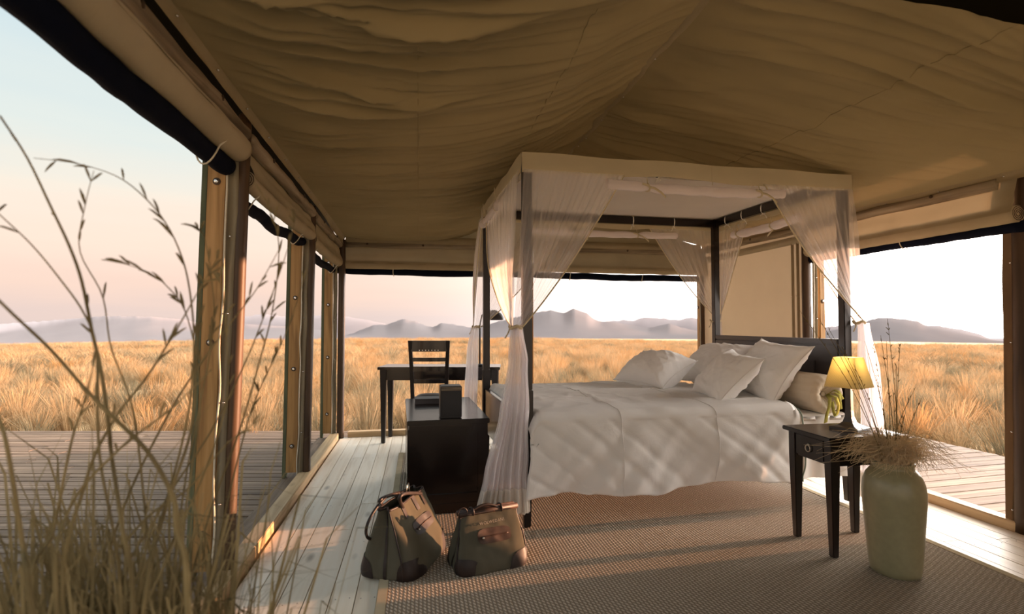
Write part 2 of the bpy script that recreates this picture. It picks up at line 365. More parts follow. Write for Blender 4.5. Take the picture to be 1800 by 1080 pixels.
def scatter_gn(name, col, smin, smax):
    g = bpy.data.node_groups.new(name, 'GeometryNodeTree')
    g.interface.new_socket('Geometry', in_out='INPUT', socket_type='NodeSocketGeometry'); g.interface.new_socket('Geometry', in_out='OUTPUT', socket_type='NodeSocketGeometry')
    i_ = g.nodes.new('NodeGroupInput'); o_ = g.nodes.new('NodeGroupOutput')
    ci = g.nodes.new('GeometryNodeCollectionInfo'); ci.inputs['Collection'].default_value = col; ci.inputs['Separate Children'].default_value = True; ci.inputs['Reset Children'].default_value = True
    ip = g.nodes.new('GeometryNodeInstanceOnPoints'); ip.inputs['Pick Instance'].default_value = True
    rz = g.nodes.new('FunctionNodeRandomValue'); rz.data_type = 'FLOAT_VECTOR'
    rz.inputs[0].default_value = (-.12, -.12, 0); rz.inputs[1].default_value = (.12, .12, 6.283)
    rs = g.nodes.new('FunctionNodeRandomValue'); rs.data_type = 'FLOAT'; rs.inputs[2].default_value = smin; rs.inputs[3].default_value = smax; rs.inputs['Seed'].default_value = 5
    g.links.new(i_.outputs[0], ip.inputs['Points']); g.links.new(ci.outputs[0], ip.inputs['Instance'])
    g.links.new(rz.outputs[0], ip.inputs['Rotation']); g.links.new(rs.outputs[1], ip.inputs['Scale']); g.links.new(ip.outputs[0], o_.inputs[0])
    return g
def on_deck(x, y):
    p_ = Vector((x, y, 0)) - O; s, t = p_.dot(U), p_.dot(V)
    if -.6 < s < SW+.3 and -9 < t < .5: return True
    if -6.6 < x < -1 and -2 < y < 5.95: return True
    if s >= SW and s < 5.95 + .0*t and -9 < t < .15: return True
    return False
def field(name, r0, r1, dens, col, smin, smax, seed, label):
    rr_ = random.Random(seed); pts = []
    y = 0.0; step = 1/math.sqrt(dens)
    nx = int(r1/step)
    for iy in range(-int(3/step), nx):
        for ix in range(-nx, nx):
            x = (ix+rr_.random())*step; y = (iy+rr_.random())*step; r = math.hypot(x, y)
            if r < r0 or r > r1 or abs(x) > 1.2*(y) + 3.0 or on_deck(x, y): continue
            if ns(x*.35, y*.35, seed) < -.28 and r < 60: continue
            pts.append((x, y, gz(x, y)))
    me = bpy.data.meshes.new(name); me.from_pydata(pts, [], []); o = bpy.data.objects.new(name, me); C.objects.link(o)
    md = o.modifiers.new('scatter', 'NODES'); md.node_group = scatter_gn(name, col, smin, smax)
    return tag(o, label, 'grass', kind='stuff')
field('grass_field', 1, 26, 4.6, src, .75, 1.35, 3, 'golden dry grass growing up to the deck edges')
field('far_grass_field', 26, 75, 1.5, srcf, .8, 1.35, 4, 'golden dry grass covering the middle of the plain')
field('distant_grass_field', 75, 150, .25, srcf, 1.3, 2.2, 5, 'hazy dry grass far out on the plain')

# ------------------------------------------------------------------ floor of pine planks
fl = MB().box(-.18, SW+.14, -8.2, .16, -.07, -.031)
floor = fl.build('floor', M_edge, loc=O, rotz=A); tag(floor, 'pale pine plank floor of the tent', 'floor', kind='structure')
pw_ = .1035; k = 0; nails = MB()
nb_ = int(math.ceil((SW-.02)/pw_))
for i in range(nb_):
    s0 = .015 + i*pw_; s1 = min(s0+pw_-.003, SW-.005); t = -7.2; t1 = .02
    t = -7.6 + R.uniform(0, 1.6); prev = -7.9
    cuts = [prev]
    while t < t1-.5: cuts.append(t); t += R.choice([1.8, 2.4, 2.4, 3.0])
    cuts.append(t1)
    for a, b in zip(cuts, cuts[1:]):
        w, L = s1-s0, b-a-.002; ht = -.001*R.random()
        o = MB().box(-w/2, w/2, -L/2, L/2, -.028, ht).build('plank', M_floor, floor, bevel=.0015, loc=((s0+s1)/2, (a+b)/2, 0))
    for tj in [x*.6 - 7.5 for x in range(13)]:
        for ds in (.022, pw_-.025): nails.lathe([(.0028, .0002), (.0028, .0006)], 6, (s0+ds, tj+R.uniform(-.008, .008)))
tag(nails.build('nail', M_bolt, floor), kind='stuff')

# ------------------------------------------------------------------ decks
deckl = MB().box(-6.5, -1.0, -2.0, 5.90, -.14, -.058).build('deck', M_edge); tag(deckl, 'weathered timber deck along the left side of the tent', 'deck', kind='structure')
y = -1.9
while y < 5.88:
    xr = O.x + (y-O.y)*(-math.tan(A)) - .20 if y < 5.4 else -.9
    xl = -6.5 + .25*max(0, y-4.6)**1.4
    for a, b in ((xl, -3.9+R.uniform(-.8, .8)), (None, xr)):
        if a is None: a = last_
        last_ = b + .004; L = b-a; w = .098
        MB().box(-L/2, L/2, -w/2, w/2, -.055, -.030-.003*R.random()).build('plank', M_deck, deckl, bevel=.004, loc=((a+b)/2, y, 0))
    y += .105
AR = math.radians(14.0); UR = Vector((math.cos(AR), math.sin(AR), 0)); VR = Vector((-math.sin(AR), math.cos(AR), 0))
o0 = TF(SW, -8.4)
deckr = MB().box(SW+.02, SW+1.85, -8.4, .10, -.14, -.062).build('deck', M_edge, loc=O, rotz=A); tag(deckr, 'weathered timber deck outside the right side of the tent', 'deck', kind='structure')
d_a = math.radians(4.0); t = -8.6
while t < -.1:
    L = 1.80; w = .116
    MB().box(0, L+R.uniform(-.01, .01), -w/2, w/2, -.060, -.032-.003*R.random()).build('plank', M_deck, deckr, bevel=.004, loc=(SW+.135, t, 0), rotz=d_a)
    t += .121

# ------------------------------------------------------------------ sills
def sill(name, p0, p1, label, outer=True):
    d = p1-p0; L = d.length; az = math.atan2(d.y, d.x)
    r = thing(name, label, 'sill', p0, az, kind='structure')
    MB().box(0, L, .0, .085, -.03, .055).build('sill_rail', M_sill, r, bevel=.004)
    if outer: MB().box(0, L, .09, .205, -.06, .012).build('sill_board', M_deck, r, bevel=.004)
    return r
sill('baseboard_left', TF(0, -8.0), TF(0, -.02), 'pale timber sill rail along the left tent wall')
sill('baseboard_back', TF(.08, .0), TF(SW-.02, .0), 'pale timber sill rail along the back tent wall', False)
sill('baseboard_right', TF(SW, .0), TF(SW, -8.0), 'brown timber sill rail along the right tent wall', False)

# ------------------------------------------------------------------ ceiling canvas, wrinkled and sagging between eaves and ridge
ceil = thing('ceiling', 'sagging olive canvas ceiling with a ridge seam', 'ceiling', O, A, kind='structure')
ZR = 2.62
def wr(s, t, amp=1.0):
    a = .0100*ns(s*.55+3, t*4.6+.5*ns(s*.7, t*.6, 4), 1) + .0055*ns(s*.8, t*10.5+1.2*ns(s*.6, t*.8, 2), 2)
    m = .30 + .70*sstep(.5+ns(s*.9, t*.5, 7)*1.6)
    fan = t + .16*(s-1.0 if s < 10 else (s-23)*1.2)*math.sin(t*2.1)
    r = abs(ns(s*.45+9, fan*3.2+.6*ns(s*.8, t*.5, 5), 8)); a += .011*(max(0, .16-r)/.16)**1.3*m
    f = abs(ns(s*.6+2, fan*8.5+.8*ns(s*.9, t*.7, 6), 12)); a += .0085*(max(0, .20-f)/.20)**1.3*m
    f2 = abs(ns(s*.8+6, fan*15+1.0*ns(s*1.1, t*.9, 3), 17)); a += .0045*(max(0, .22-f2)/.22)**1.3*m*m
    return a*amp
def z_left(s, t):
    ze = 2.055 + .022*(-t); q = s/2.04
    sag = (.20 + .09*sstep((t+1.2)/1.2))*math.sin(PI*q**1.15)*(.35+.65*min(1, 4*(1-q)))
    tighten = .02*abs(math.sin(t*4.2))*q*q
    return lerp(ze, ZR, q) - sag - tighten
def z_right(s, t):
    ze = 2.065 + .022*t; q = (SW-s)/(SW-2.04)
    return lerp(ze, ZR, q) - .015*math.sin(PI*q) - .018*abs(math.sin(t*3.4+1))*q*q
def pl(u, v):
    s = lerp(.035, 2.04, u); t = lerp(-4.7, .04, v); e = min(1, 7*u)*min(1, 9*(1-u)+.12)
    dx = .012*ns(s*2, t*2, 20)
    return (s, t, z_left(s, t) - wr(s, t, 4.0)*e)
def pr(u, v):
    s = lerp(2.04, SW-.03, u); t = lerp(-3.80-.36*max(0, s-2.3), .04, v); e = min(1, 7*(1-u))*min(1, 9*u+.12)
    tt = t + .35*(s-2.04)*.6
    return (s, t, z_right(s, t) - wr(s+20, tt*.85, 3.0)*e)
g1 = MB().grid(160, 420, pl).build('canvas_panel', M_canvas, ceil, smooth=True)
g2 = MB().grid(150, 300, pr).build('canvas_panel', M_canvas, ceil, smooth=True)
# seams and ridge band
MB().grid(4, 120, lambda u, v: (2.04+(u-.5)*.07, lerp(-3.85, .04, v), ZR-.004-.012*math.sin(PI*u)-.018*abs(math.sin(lerp(-3.85, .04, v)*4.2)))).build('ridge_band', M_canvas2, ceil, smooth=True)
for sx in (.78, 1.42): MB().tube([(sx, lerp(-3.85, .04, i/120), z_left(sx, lerp(-3.85, .04, i/120)) - wr(sx, lerp(-3.85, .04, i/120), 4.0) - .001) for i in range(121)], .0022, 5).build('seam', M_canvas, ceil)
MB().tube([(3.0, pr((3.0-2.04)/(SW-.03-2.04), i/120)[1], pr((3.0-2.04)/(SW-.03-2.04), i/120)[2]-.001) for i in range(121)], .0022, 5).build('seam', M_canvas, ceil)
stud_me = MB().ball((0, 0, 0), .0065, 8, (1, 1, .6)).mesh('stud', M_chrome, True)
for t in (-3.0, -2.55, -2.15, -1.8, -1.6, -1.35, -1.15, -.95, -.75): inst('stud', stud_me, ceil, (2.04, t, ZR-.030-.016*abs(math.sin(t*4.2))))
# eave hems
def hem(u, v):
    t = lerp(-4.6, .03, v); z = z_left(.035, t) + .006
    return (.038 - .012*math.sin(PI*u) - .01*u, t, z - (.06+.03*sstep((t+1.4)/.8))*u + .004*ns(t*6, u*2, 3))
MB().grid(8, 140, hem).build('eave_hem', M_canvas2, ceil, smooth=True)
def hemr(u, v):
    t = lerp(-3.85, .03, v); z = z_right(SW-.03, t) + .004
    return (SW-.032 + .012*math.sin(PI*u)+.01*u, t, z - .05*u + .004*ns(t*6, u*2, 3))
MB().grid(8, 120, hemr).build('eave_hem', M_canvas2, ceil, smooth=True)
for i in range(13): inst('stud', stud_me, ceil, (.034, -4.2+i*.345, z_left(.035, -4.2+i*.345)-.022))
for i in range(10): inst('stud', stud_me, ceil, (SW-.028, -3.6+i*.38, z_right(SW-.03, -3.6+i*.38)-.02))
# dark outer fly above
fly = MB()
fly.add([(-.35, -8.2, 2.12), (-.35, .5, 2.12), (2.04, .5, 2.95), (2.04, -8.2, 2.95), (SW+.35, -8.2, 2.12), (SW+.35, .5, 2.12), (-.35, -8.2, 2.15), (-.35, .5, 2.15), (2.04, .5, 2.98), (2.04, -8.2, 2.98), (SW+.35, -8.2, 2.15), (SW+.35, .5, 2.15)],
        [(0, 1, 2, 3), (3, 2, 5, 4), (9, 8, 7, 6), (10, 11, 8, 9), (0, 6, 7, 1), (4, 5, 11, 10), (1, 7, 8, 2), (2, 8, 11, 5), (0, 3, 9, 6), (3, 4, 10, 9)])
tag(fly.build('roof', M_fly, loc=O, rotz=A), 'dark outer fly sheet over the canvas ceiling', 'roof', kind='structure')

# back gable and right solid wall
def gable(u, v):
    s = lerp(0.03, SW-.03, u); top = lerp(2.06, ZR+.03, s/2.04) if s < 2.04 else lerp(ZR+.03, 2.06, (s-2.04)/(SW-2.04))
    return (s, .075 - .02*math.sin(PI*v)*math.sin(PI*u), lerp(1.985, top, v))
wb = thing('wall_back', 'olive canvas gable above the back opening', 'wall', O, A, kind='structure')
MB().grid(41, 10, gable).build('gable_canvas', M_canvas, wb, smooth=True)
MB().grid(60, 6, lambda u, v: (lerp(.05, SW-.05, u), -.005-.02*math.sin(PI*v)+.004*ns(u*30, v), lerp(2.0, 2.075, v))).build('gable_hem', M_canvas2, wb, smooth=True)
for i in range(9): inst('stud', stud_me, wb, (.15+i*.47, -.028, 2.035))
wrt = thing('wall_right', 'solid beige canvas wall panel behind the bed head', 'wall', TF(SW, 0), A - PI/2, kind='structure')
MB().grid(40, 40, lambda u, v: (lerp(-.16, 1.60, u), .03+.012*ns(u*3, v*3)-.0*u, lerp(.0, 2.05, v))).build('wall_canvas', M_panel, wrt, smooth=True)
for x in (1.44, 1.505): MB().box(x, x+.012, .005, .03, .02, 1.93).build('wall_seam', M_canvas2, wrt, bevel=.003)
MB().grid(40, 5, lambda u, v: (lerp(.02, 1.58, u), .012-.012*math.sin(PI*v), lerp(1.86, 1.93, v))).build('wall_hem', M_panel, wrt, smooth=True)
for x, z in ((1.45, 1.40), (1.512, 1.40), (1.45, .9), (.4, 1.89), (.9, 1.89), (1.3, 1.89)): inst('stud', stud_me, wrt, (x, 0, z))

wrn = thing('wall_right', 'closed beige canvas wall nearer than the right opening', 'wall', TF(SW, -3.23), A - PI/2, kind='structure')
MB().grid(60, 30, lambda u, v: (lerp(.0, 4.6, u), .125+.014*ns(u*7, v*3), lerp(-.02, 2.12, v))).build('wall_canvas', M_panel, wrn, smooth=True)

# ------------------------------------------------------------------ eave poles
def eave(p0, p1, r, label, sag=.0):
    d = p1-p0; L = Vector((d.x, d.y, 0)).length
    e = thing('eave_pole', label, 'pole', p0, math.atan2(d.y, d.x))
    n = 40
    MB().tube([(L*i/n, .006*ns(i*.3, 1, p0.x), d.z*i/n + .008*ns(i*.25, 3, p0.y)) for i in range(n+1)], lambda q: r*(1+.10*ns(q*14, 2, p0.x*3)), 12).build('log', M_log, e, smooth=True)
    for i in range(max(2, int(L/.55))): MB().lathe([(.012, 0), (.012, .004), (.006, .006)], 8, M=Matrix.Translation((L*(i+.4)/max(2, int(L/.55)), -r*.98, d.z*i/6)) @ Matrix.Rotation(PI/2, 4, 'X')).build('bolt', M_bolt, e)
eave(TF(-.012, -4.9, 2.045), TF(-.012, -3.06, 2.03), .036, 'bark covered log eave above the nearest left opening')
eave(TF(-.012, -2.98, 2.02), TF(-.012, -1.47, 1.995), .036, 'bark covered log eave above the second left opening')
eave(TF(-.012, -1.41, 1.99), TF(-.012, -.03, 1.97), .034, 'bark covered log eave above the farthest left opening')
eave(TF(.03, .03, 1.985), TF(SW-.03, .03, 1.985), .034, 'long rough log eave across the back wall')
eave(TF(SW+.0, -.04, 2.0), TF(SW+.0, -3.17, 1.955), .034, 'rough log eave along the right wall')

# ------------------------------------------------------------------ posts
def tent_post(p, az, top, label, timber=(.075, .155), flap=(.02, .075), pole=(-.015, .04), lean=0.0, depth=.06, bolts=(.25, .82, 1.35, 1.78), pole_round=True, edge=True, twist=.012, flapmat=None):
    e = thing('tent_post', label, 'post', p, az); ly = lambda z: lean*(1-z/2.0)
    def slab(y0, y1, x0, x1, z0, z1):
        m = MB(); m.add([(x, y+ly(z), z) for z in (z0, z1) for x, y in ((x0, y0), (x1, y0), (x1, y1), (x0, y1))], [(3, 2, 1, 0), (4, 5, 6, 7), (0, 1, 5, 4), (1, 2, 6, 5), (2, 3, 7, 6), (3, 0, 4, 7)]); return m
    if timber:
        slab(timber[0], timber[1], -depth/2, depth/2, .055, top-.12).build('timber', M_post, e, bevel=.004)
        if edge: slab(timber[1]+.001, timber[1]+.028, -depth/2+.01, depth/2, .012, top-.12).build('edge_board', M_edge, e, bevel=.003)
        for z in bolts:
            yb = (timber[0]+timber[1])/2 + ly(z)
            b = MB().lathe([(.017, 0), (.017, .003), (.012, .004)], 14, M=Matrix.Translation((-depth/2, yb, z)) @ Matrix.Rotation(-PI/2, 4, 'Y')).build('bolt', M_bolt, e, smooth=False)
            MB().lathe([(.009, .003), (.009, .009), (.005, .011)], 10, M=Matrix.Translation((-depth/2, yb, z)) @ Matrix.Rotation(-PI/2, 4, 'Y')).build('bolt_head', M_chrome, b)
    f0, f1 = flap
    def fl_(u, v):
        z = lerp(.03, top-.05, v); return (-depth/2+.012+.010*math.sin(u*PI*2+z*2) + twist*ns(z*3, u*2, p.x), lerp(f0, f1, u)+ly(z)+.005*ns(z*4, 3, p.y), z)
    MB().grid(10, 60, fl_).build('canvas_flap', flapmat or M_jamb, e, smooth=True)
    MB().tube([(-depth/2-.002+.004*ns(i*.4, 5, p.x), f1-.004+ly(lerp(.02, top-.2, i/50))+.010*ns(i*.16, 1, p.y), lerp(.02, top-.2, i/50)) for i in range(51)], .0045, 6).build('piping', M_strap, e, smooth=True)
    for z in (.35, .8, 1.2, 1.55): inst('stud', stud_me, e, (-depth/2-.004, (f0+f1)/2+ly(z), z))
    y0, y1 = pole; c = (y0+y1)/2; r = (y1-y0)/2
    MB().tube([(-depth/2+r+.004*ns(i*.3, 9, p.x), c+ly(lerp(0, top, i/30)), lerp(.0, top, i/30)) for i in range(31)], lambda q: r*(1+.05*ns(q*9, 4, p.x)), 14).build('pole', M_pole, e, smooth=True)
    return e
tent_post(TF(0, -3.03), A+PI/2, 2.12, 'nearest left tent post with bolted orange timber and cord', lean=.04, depth=.07, bolts=(.22, 1.07, 1.80))
tent_post(TF(0, -1.44), A+PI/2, 2.05, 'second tent post of the left wall, partly sunlit', lean=.02)
tent_post(TF(.0, -.02), A+PI/2, 2.02, 'corner tent post where the left and back walls meet', lean=.0, flap=(.03, .07), pole=(-.045, .025))
tent_post(TF(2.0, .05), A, 1.98, 'middle tent post of the back wall behind the bed curtains', timber=(.0, .06), flap=(-.01, .0), pole=(-.01, .04), edge=False)
tent_post(TF(SW-.02, .03), A, 1.98, 'corner tent post behind the bed head at the back', timber=(.0, .06), flap=(-.02, -.01), pole=(-.03, .03), edge=False)
tent_post(TF(SW, -1.63), A-PI/2+PI, 2.0, 'right wall tent post beside the beige canvas panel', timber=(-.16, -.11), flap=(-.10, -.05), pole=(-.045, .025), edge=False, depth=.05)
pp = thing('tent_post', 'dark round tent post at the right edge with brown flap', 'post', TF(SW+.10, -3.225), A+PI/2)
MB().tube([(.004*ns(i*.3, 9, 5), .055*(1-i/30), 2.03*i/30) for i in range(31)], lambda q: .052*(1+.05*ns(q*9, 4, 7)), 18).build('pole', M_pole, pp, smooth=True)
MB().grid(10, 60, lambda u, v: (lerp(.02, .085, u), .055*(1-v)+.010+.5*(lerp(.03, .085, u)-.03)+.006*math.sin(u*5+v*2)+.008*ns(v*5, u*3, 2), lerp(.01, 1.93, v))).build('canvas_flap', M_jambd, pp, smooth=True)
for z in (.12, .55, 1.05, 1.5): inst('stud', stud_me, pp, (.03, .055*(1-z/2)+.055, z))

# ------------------------------------------------------------------ rolled canvas blinds
def blind(p0, p1, zv, zr, rr_, zm, rm, label, sag=.02, straps=(.12, .5, .88), ym=.05, msag=.03, seed=0, vy=.03, ry=.0):
    d = p1-p0; L = d.length; e = thing('rolled_blind', label, 'blind', Vector((p0.x, p0.y, 0)), math.atan2(d.y, d.x))
    za, zb = zr if isinstance(zr, tuple) else (zr, zr); ma_, mb_ = zm if isinstance(zm, tuple) else (zm, zm); va, vb = zv if isinstance(zv, tuple) else (zv, zv)
    cz = lambda q: lerp(za, zb, q) - sag*math.sin(PI*q)
    mz = lambda q: lerp(ma_, mb_, q) - msag*math.sin(PI*q) - .3*msag*math.sin(5*PI*q)
    def val(u, v):
        x = u*L; z = lerp(lerp(va, vb, u), cz(u)+rr_*.15, v)
        return (x, lerp(vy, ry-rr_*1.03, v**1.5) - .012*math.sin(PI*v) + .006*ns(x*5, v*3, seed) + .008*ns(x*1.5, v*5, seed+5), z)
    MB().grid(60, 16, val).build('valance', M_canvas2, e, smooth=True)
    n = 60
    m = MB().tube([(L*i/n, ry+.004*ns(i*.2, seed, 1), cz(i/n)+.004*ns(i*.22, seed, 2)) for i in range(n+1)], lambda q: rr_*(1+.05*ns(q*L*3, seed, 4)), 18)
    roll = m.build('canvas_roll', M_roll, e, smooth=True)
    for xe, sg in ((-.001, -1), (L+.001, 1)):
        MB().tube([(xe, ry+rr_*(.95-i/40*.8)*math.cos(i*.55), cz(0 if sg < 0 else 1)+rr_*(.95-i/40*.8)*math.sin(i*.55)) for i in range(40)], .0022, 5).build('roll_spiral', M_leather2, roll)
    MB().tube([(L*i/n, ym+.004*ns(i*.3, seed, 7), mz(i/n)+.006*ns(i*.25, seed, 8)) for i in range(n+1)], lambda q: rm*(1+.10*ns(q*L*3, seed, 9))*(1+.1*math.sin(PI*q)), 16).build('mesh_roll', M_navy, e, smooth=True)
    for q in straps:
        c = (rr_+rm)*.5; m = MB()
        zc = (cz(q)+mz(q))/2; hh = abs(cz(q)-mz(q))/2 + max(rr_, rm)*1.03
        m.tube([(q*L+.004*math.sin(3*a), lerp(ry, ym, .5-.5*math.sin(a))+ (rr_ if math.sin(a) > 0 else rm)*1.06*math.cos(a), zc+hh*math.sin(a)) for a in [2*PI*i/24 for i in range(25)]], .0035, 6)
        m.build('strap', M_strap, e, smooth=True)
    for i in range(3): inst('stud', stud_me, e, (L*(i+.5)/3, vy-.022, lerp(va, vb, .5)-.045))
    return e
vout = -U
blind(TF(-.02, -4.9), TF(-.02, -3.10), 2.03, (1.965, 1.945), .060, (1.878, 1.865), .042, 'big tan and navy rolled blind over the nearest left opening', sag=.01, ym=.05, msag=.012, straps=(.25, .86), seed=1)
blind(TF(-.02, -2.985), TF(-.02, -1.465), 2.03, (1.835, 1.83), .042, (1.765, 1.775), .030, 'tan and navy rolled blind over the second left opening', sag=.012, ym=.06, msag=.03, straps=(.10, .80), seed=2)
blind(TF(-.02, -1.415), TF(-.02, .05), 2.03, (1.80, 1.785), .042, (1.735, 1.715), .030, 'tan and navy rolled blind over the farthest left opening', sag=.012, ym=.06, msag=.02, straps=(.12, .84), seed=3)
blind(TF(-.06, .02), TF(2.02, .02), 2.035, (1.775, 1.770), .045, (1.715, 1.705), .034, 'tan and navy rolled blind over the back opening behind the desk', sag=.0, ym=.05, msag=.008, straps=(.28, .7), seed=4)
blind(TF(2.022, .02), TF(SW+.10, .02), 2.035, (1.775, 1.765), .045, (1.705, 1.69), .034, 'tan and navy rolled blind over the back opening behind the bed', sag=.0, ym=.05, msag=.012, straps=(.2, .6), seed=5)
blind(TF(SW, -1.66), TF(SW, -3.265), (2.05, 2.05), (1.775, 1.765), .048, (1.705, 1.695), .032, 'tan and navy rolled blind over the bright right opening', sag=.006, ym=.03, msag=-.012, straps=(.55, ), seed=6)

# ------------------------------------------------------------------ rug
rug = thing('rug', 'large beige woven sisal rug under the bed and bags', 'rug', O, A)
RS0, RS1, RT0, RT1 = .62, 3.46, -6.6, -.80
MB().box(RS0+.045, RS1-.045, RT0, RT1-.045, .001, .012).build('weave', M_rug, rug)
for (a, b, c_, d_) in ((RS0, RS0+.046, RT0, RT1), (RS1-.046, RS1, RT0, RT1), (RS0+.046, RS1-.046, RT1-.046, RT1)):
    MB().box(a, b, c_, d_, .001, .014).build('binding', M_bind, rug, bevel=.004)
# ------------------------------------------------------------------ four-poster bed (local: x foot->head, y near->far)
BA = math.radians(12.0); BO = Vector((.06, 2.98, 0)); BL, BW, BZ = 2.2, 1.5, 2.118
BU = Vector((math.cos(BA), math.sin(BA), 0)); BV = Vector((-math.sin(BA), math.cos(BA), 0))
def BF(x, y, z=0): return BO + BU*x + BV*y + Vector((0, 0, z))
bed = thing('four_poster_bed', 'dark wooden four-poster bed frame with a panelled headboard', 'bed', BO, BA)
bed.location.z = .0
P = .062
for x in (0, BL-P):
    for y in (0, BW-P):
        m = MB().box(x+.004, x+P-.004, y+.004, y+P-.004, .78, BZ); m.box(x, x+P, y, y+P, .40, .78); m.box(x, x+P, y, y+P, .013, .40, .62, .62)
        m.build('post', M_espz, bed, bevel=.004)
for y in (.012, BW-.052): MB().box(P, BL-P, y, y+.04, BZ-.072, BZ-.004).build('beam', M_esp, bed, bevel=.003)
for x in (.012, BL-.052): MB().box(x, x+.04, P, BW-P, BZ-.072, BZ-.004).build('beam', M_esp, bed, bevel=.003)
for y in (.012, BW-.045): MB().box(P, BL-P, y, y+.033, .28, .40).build('side_rail', M_esp, bed, bevel=.003)
MB().box(.012, .045, P, BW-P, .28, .62).build('foot_rail', M_esp, bed, bevel=.003)
MB().box(.05, BL-.08, .05, BW-.05, .355, .38).build('slat_base', M_esp, bed)
hb = MB().box(BL-.048, BL-.016, P, BW-P, .28, 1.02).build('headboard', M_espg, bed, bevel=.003)
MB().box(BL-.062, BL-.004, P-.0, BW-P+.0, 1.02, 1.055).build('top_rail', M_espg, hb, bevel=.004)
MB().box(BL-.060, BL-.048, P, BW-P, .90, 1.012).build('upper_board', M_espg, hb, bevel=.003)
npn = 6; pwid = (BW-2*P)/npn
for i in range(npn+1):
    yc = P + i*pwid; MB().box(BL-.060, BL-.048, max(P, yc-.028), min(BW-P, yc+.028), .30, .90).build('panel_stile', M_espg, hb, bevel=.003)

# mattress
mat_o = MB().box(.07, BL-.09, .06, BW-.06, .382, .575).build('mattress', M_white2, loc=BO, rotz=BA, bevel=.03)
tag(mat_o, 'thick white mattress on the bed base beneath the bedding', 'mattress')
# fitted sheet with a front skirt at the head end
sheet = thing('bed_sheet', 'cream bed sheet showing between the duvet and the headboard', 'sheet', BO, BA)
def sheet_f(u, v):
    x = lerp(1.50, BL-.075, u); L = v*2.0
    wv = .004*ns(x*6, L*5, 31) 
    if L < .40: y, z = -.020 + .012*math.sin(x*38)*(1-L/.40) + wv, .19+L
    elif L < .48: a = (L-.40)/.08*PI/2; y, z = -.020+.05*(1-math.cos(a)), .59+.05*math.sin(a)-.05+wv
    else: y, z = .03+(L-.48)*.96, .588+wv
    return (x, min(y, BW-.02), max(z, .15))
MB().grid(40, 90, sheet_f).build('sheet_cloth', M_white2, sheet, smooth=True)

# duvet
duvet = thing('duvet', 'rumpled white duvet draped over the bed and hanging in front', 'duvet', BO, BA)
def duv(u, v):
    xx = lerp(.03, 1.76, u); tot = .46+.10+1.38+.10+.30; L = v*tot
    w1_ = ns(xx*2.2+1, L*1.3, 1); w2_ = ns(xx*5, L*2.4, 2)
    hemz = .195 + .02*math.sin(xx*5.5+.8) + .014*ns(xx*7, 0, 5) - .02*sstep((.25-xx)/.25)
    if L < .46:                                           # hanging front
        q = L/.46; z = lerp(hemz, .605, q)
        fold = .026*math.sin(xx*7.5 + 1.6*q + 1.2*w1_)*(1-q)**1.1 + .016*ns(xx*9-L*7, L*2, 6)*(1-.5*q) + .010*max(0, .25-abs(ns(xx*5+L*5.5, L*1.2, 9)))*4*(1-.3*q)
        y = -.062 - .030*(1-q)*sstep((.5-xx)/.5) + fold - .012*math.sin(PI*q)
    elif L < .56:
        a = (L-.46)/.10*PI/2; y = -.062 + .075*(1-math.cos(a)); z = .605 + .057*math.sin(a) + .008*w2_ + .006*ns(xx*9, L*5, 3)
    elif L < 1.94:
        q = (L-.56)/1.38; y = .013 + q*1.45; z = .662 - .012*q
        ed = sstep(q*8)
        z += (.014*w1_ + .010*ns(xx*3, L*9, 8) + .013*max(0, .22-abs(ns(xx*1.6+3, L*6.5, 11)))*4 + .010*max(0, .2-abs(ns(xx*5-1, L*3, 13)))*4)*ed
    elif L < 2.04:
        a = (L-1.94)/.10*PI/2; y = 1.463+.075*math.sin(a); z = .650-.062*(1-math.cos(a))
    else:
        q = (L-2.04)/.30; y = 1.538+.012*math.sin(xx*8); z = .588-.30*q
    if u < .04: z -= .10*(1-u/.04)**2 * (1 if z > .5 else .0)
    if u > .975 and z > .5: z -= .035*((u-.975)/.025)**2
    return (xx + .014*math.sin(L*9)*(1 if u > .97 else 0) - (.03*sstep((.3-L)/.3) if u < .1 else 0)*(1-u*10 if u < .1 else 0), y, z)
dv = MB().grid(150, 190, duv).build('duvet_cloth', M_white, duvet, smooth=True)
md = dv.modifiers.new('thick', 'SOLIDIFY'); md.thickness = .010; md.offset = -1
MB().tube([Vector(duv(1.0, i/150))+Vector((.004, -.004 if i < 40 else 0, .004)) for i in range(151)], .0045, 6).build('piping', M_piping, duvet, smooth=True)
for uu in (.31, .66):
    MB().tube([Vector(duv(uu, i/110*.62))+Vector((.004*math.sin(i*.11), -.002 if i < 90 else 0, .002 if i > 80 else 0)) for i in range(111)], .0022, 5).build('seam', M_white2, duvet, smooth=True)

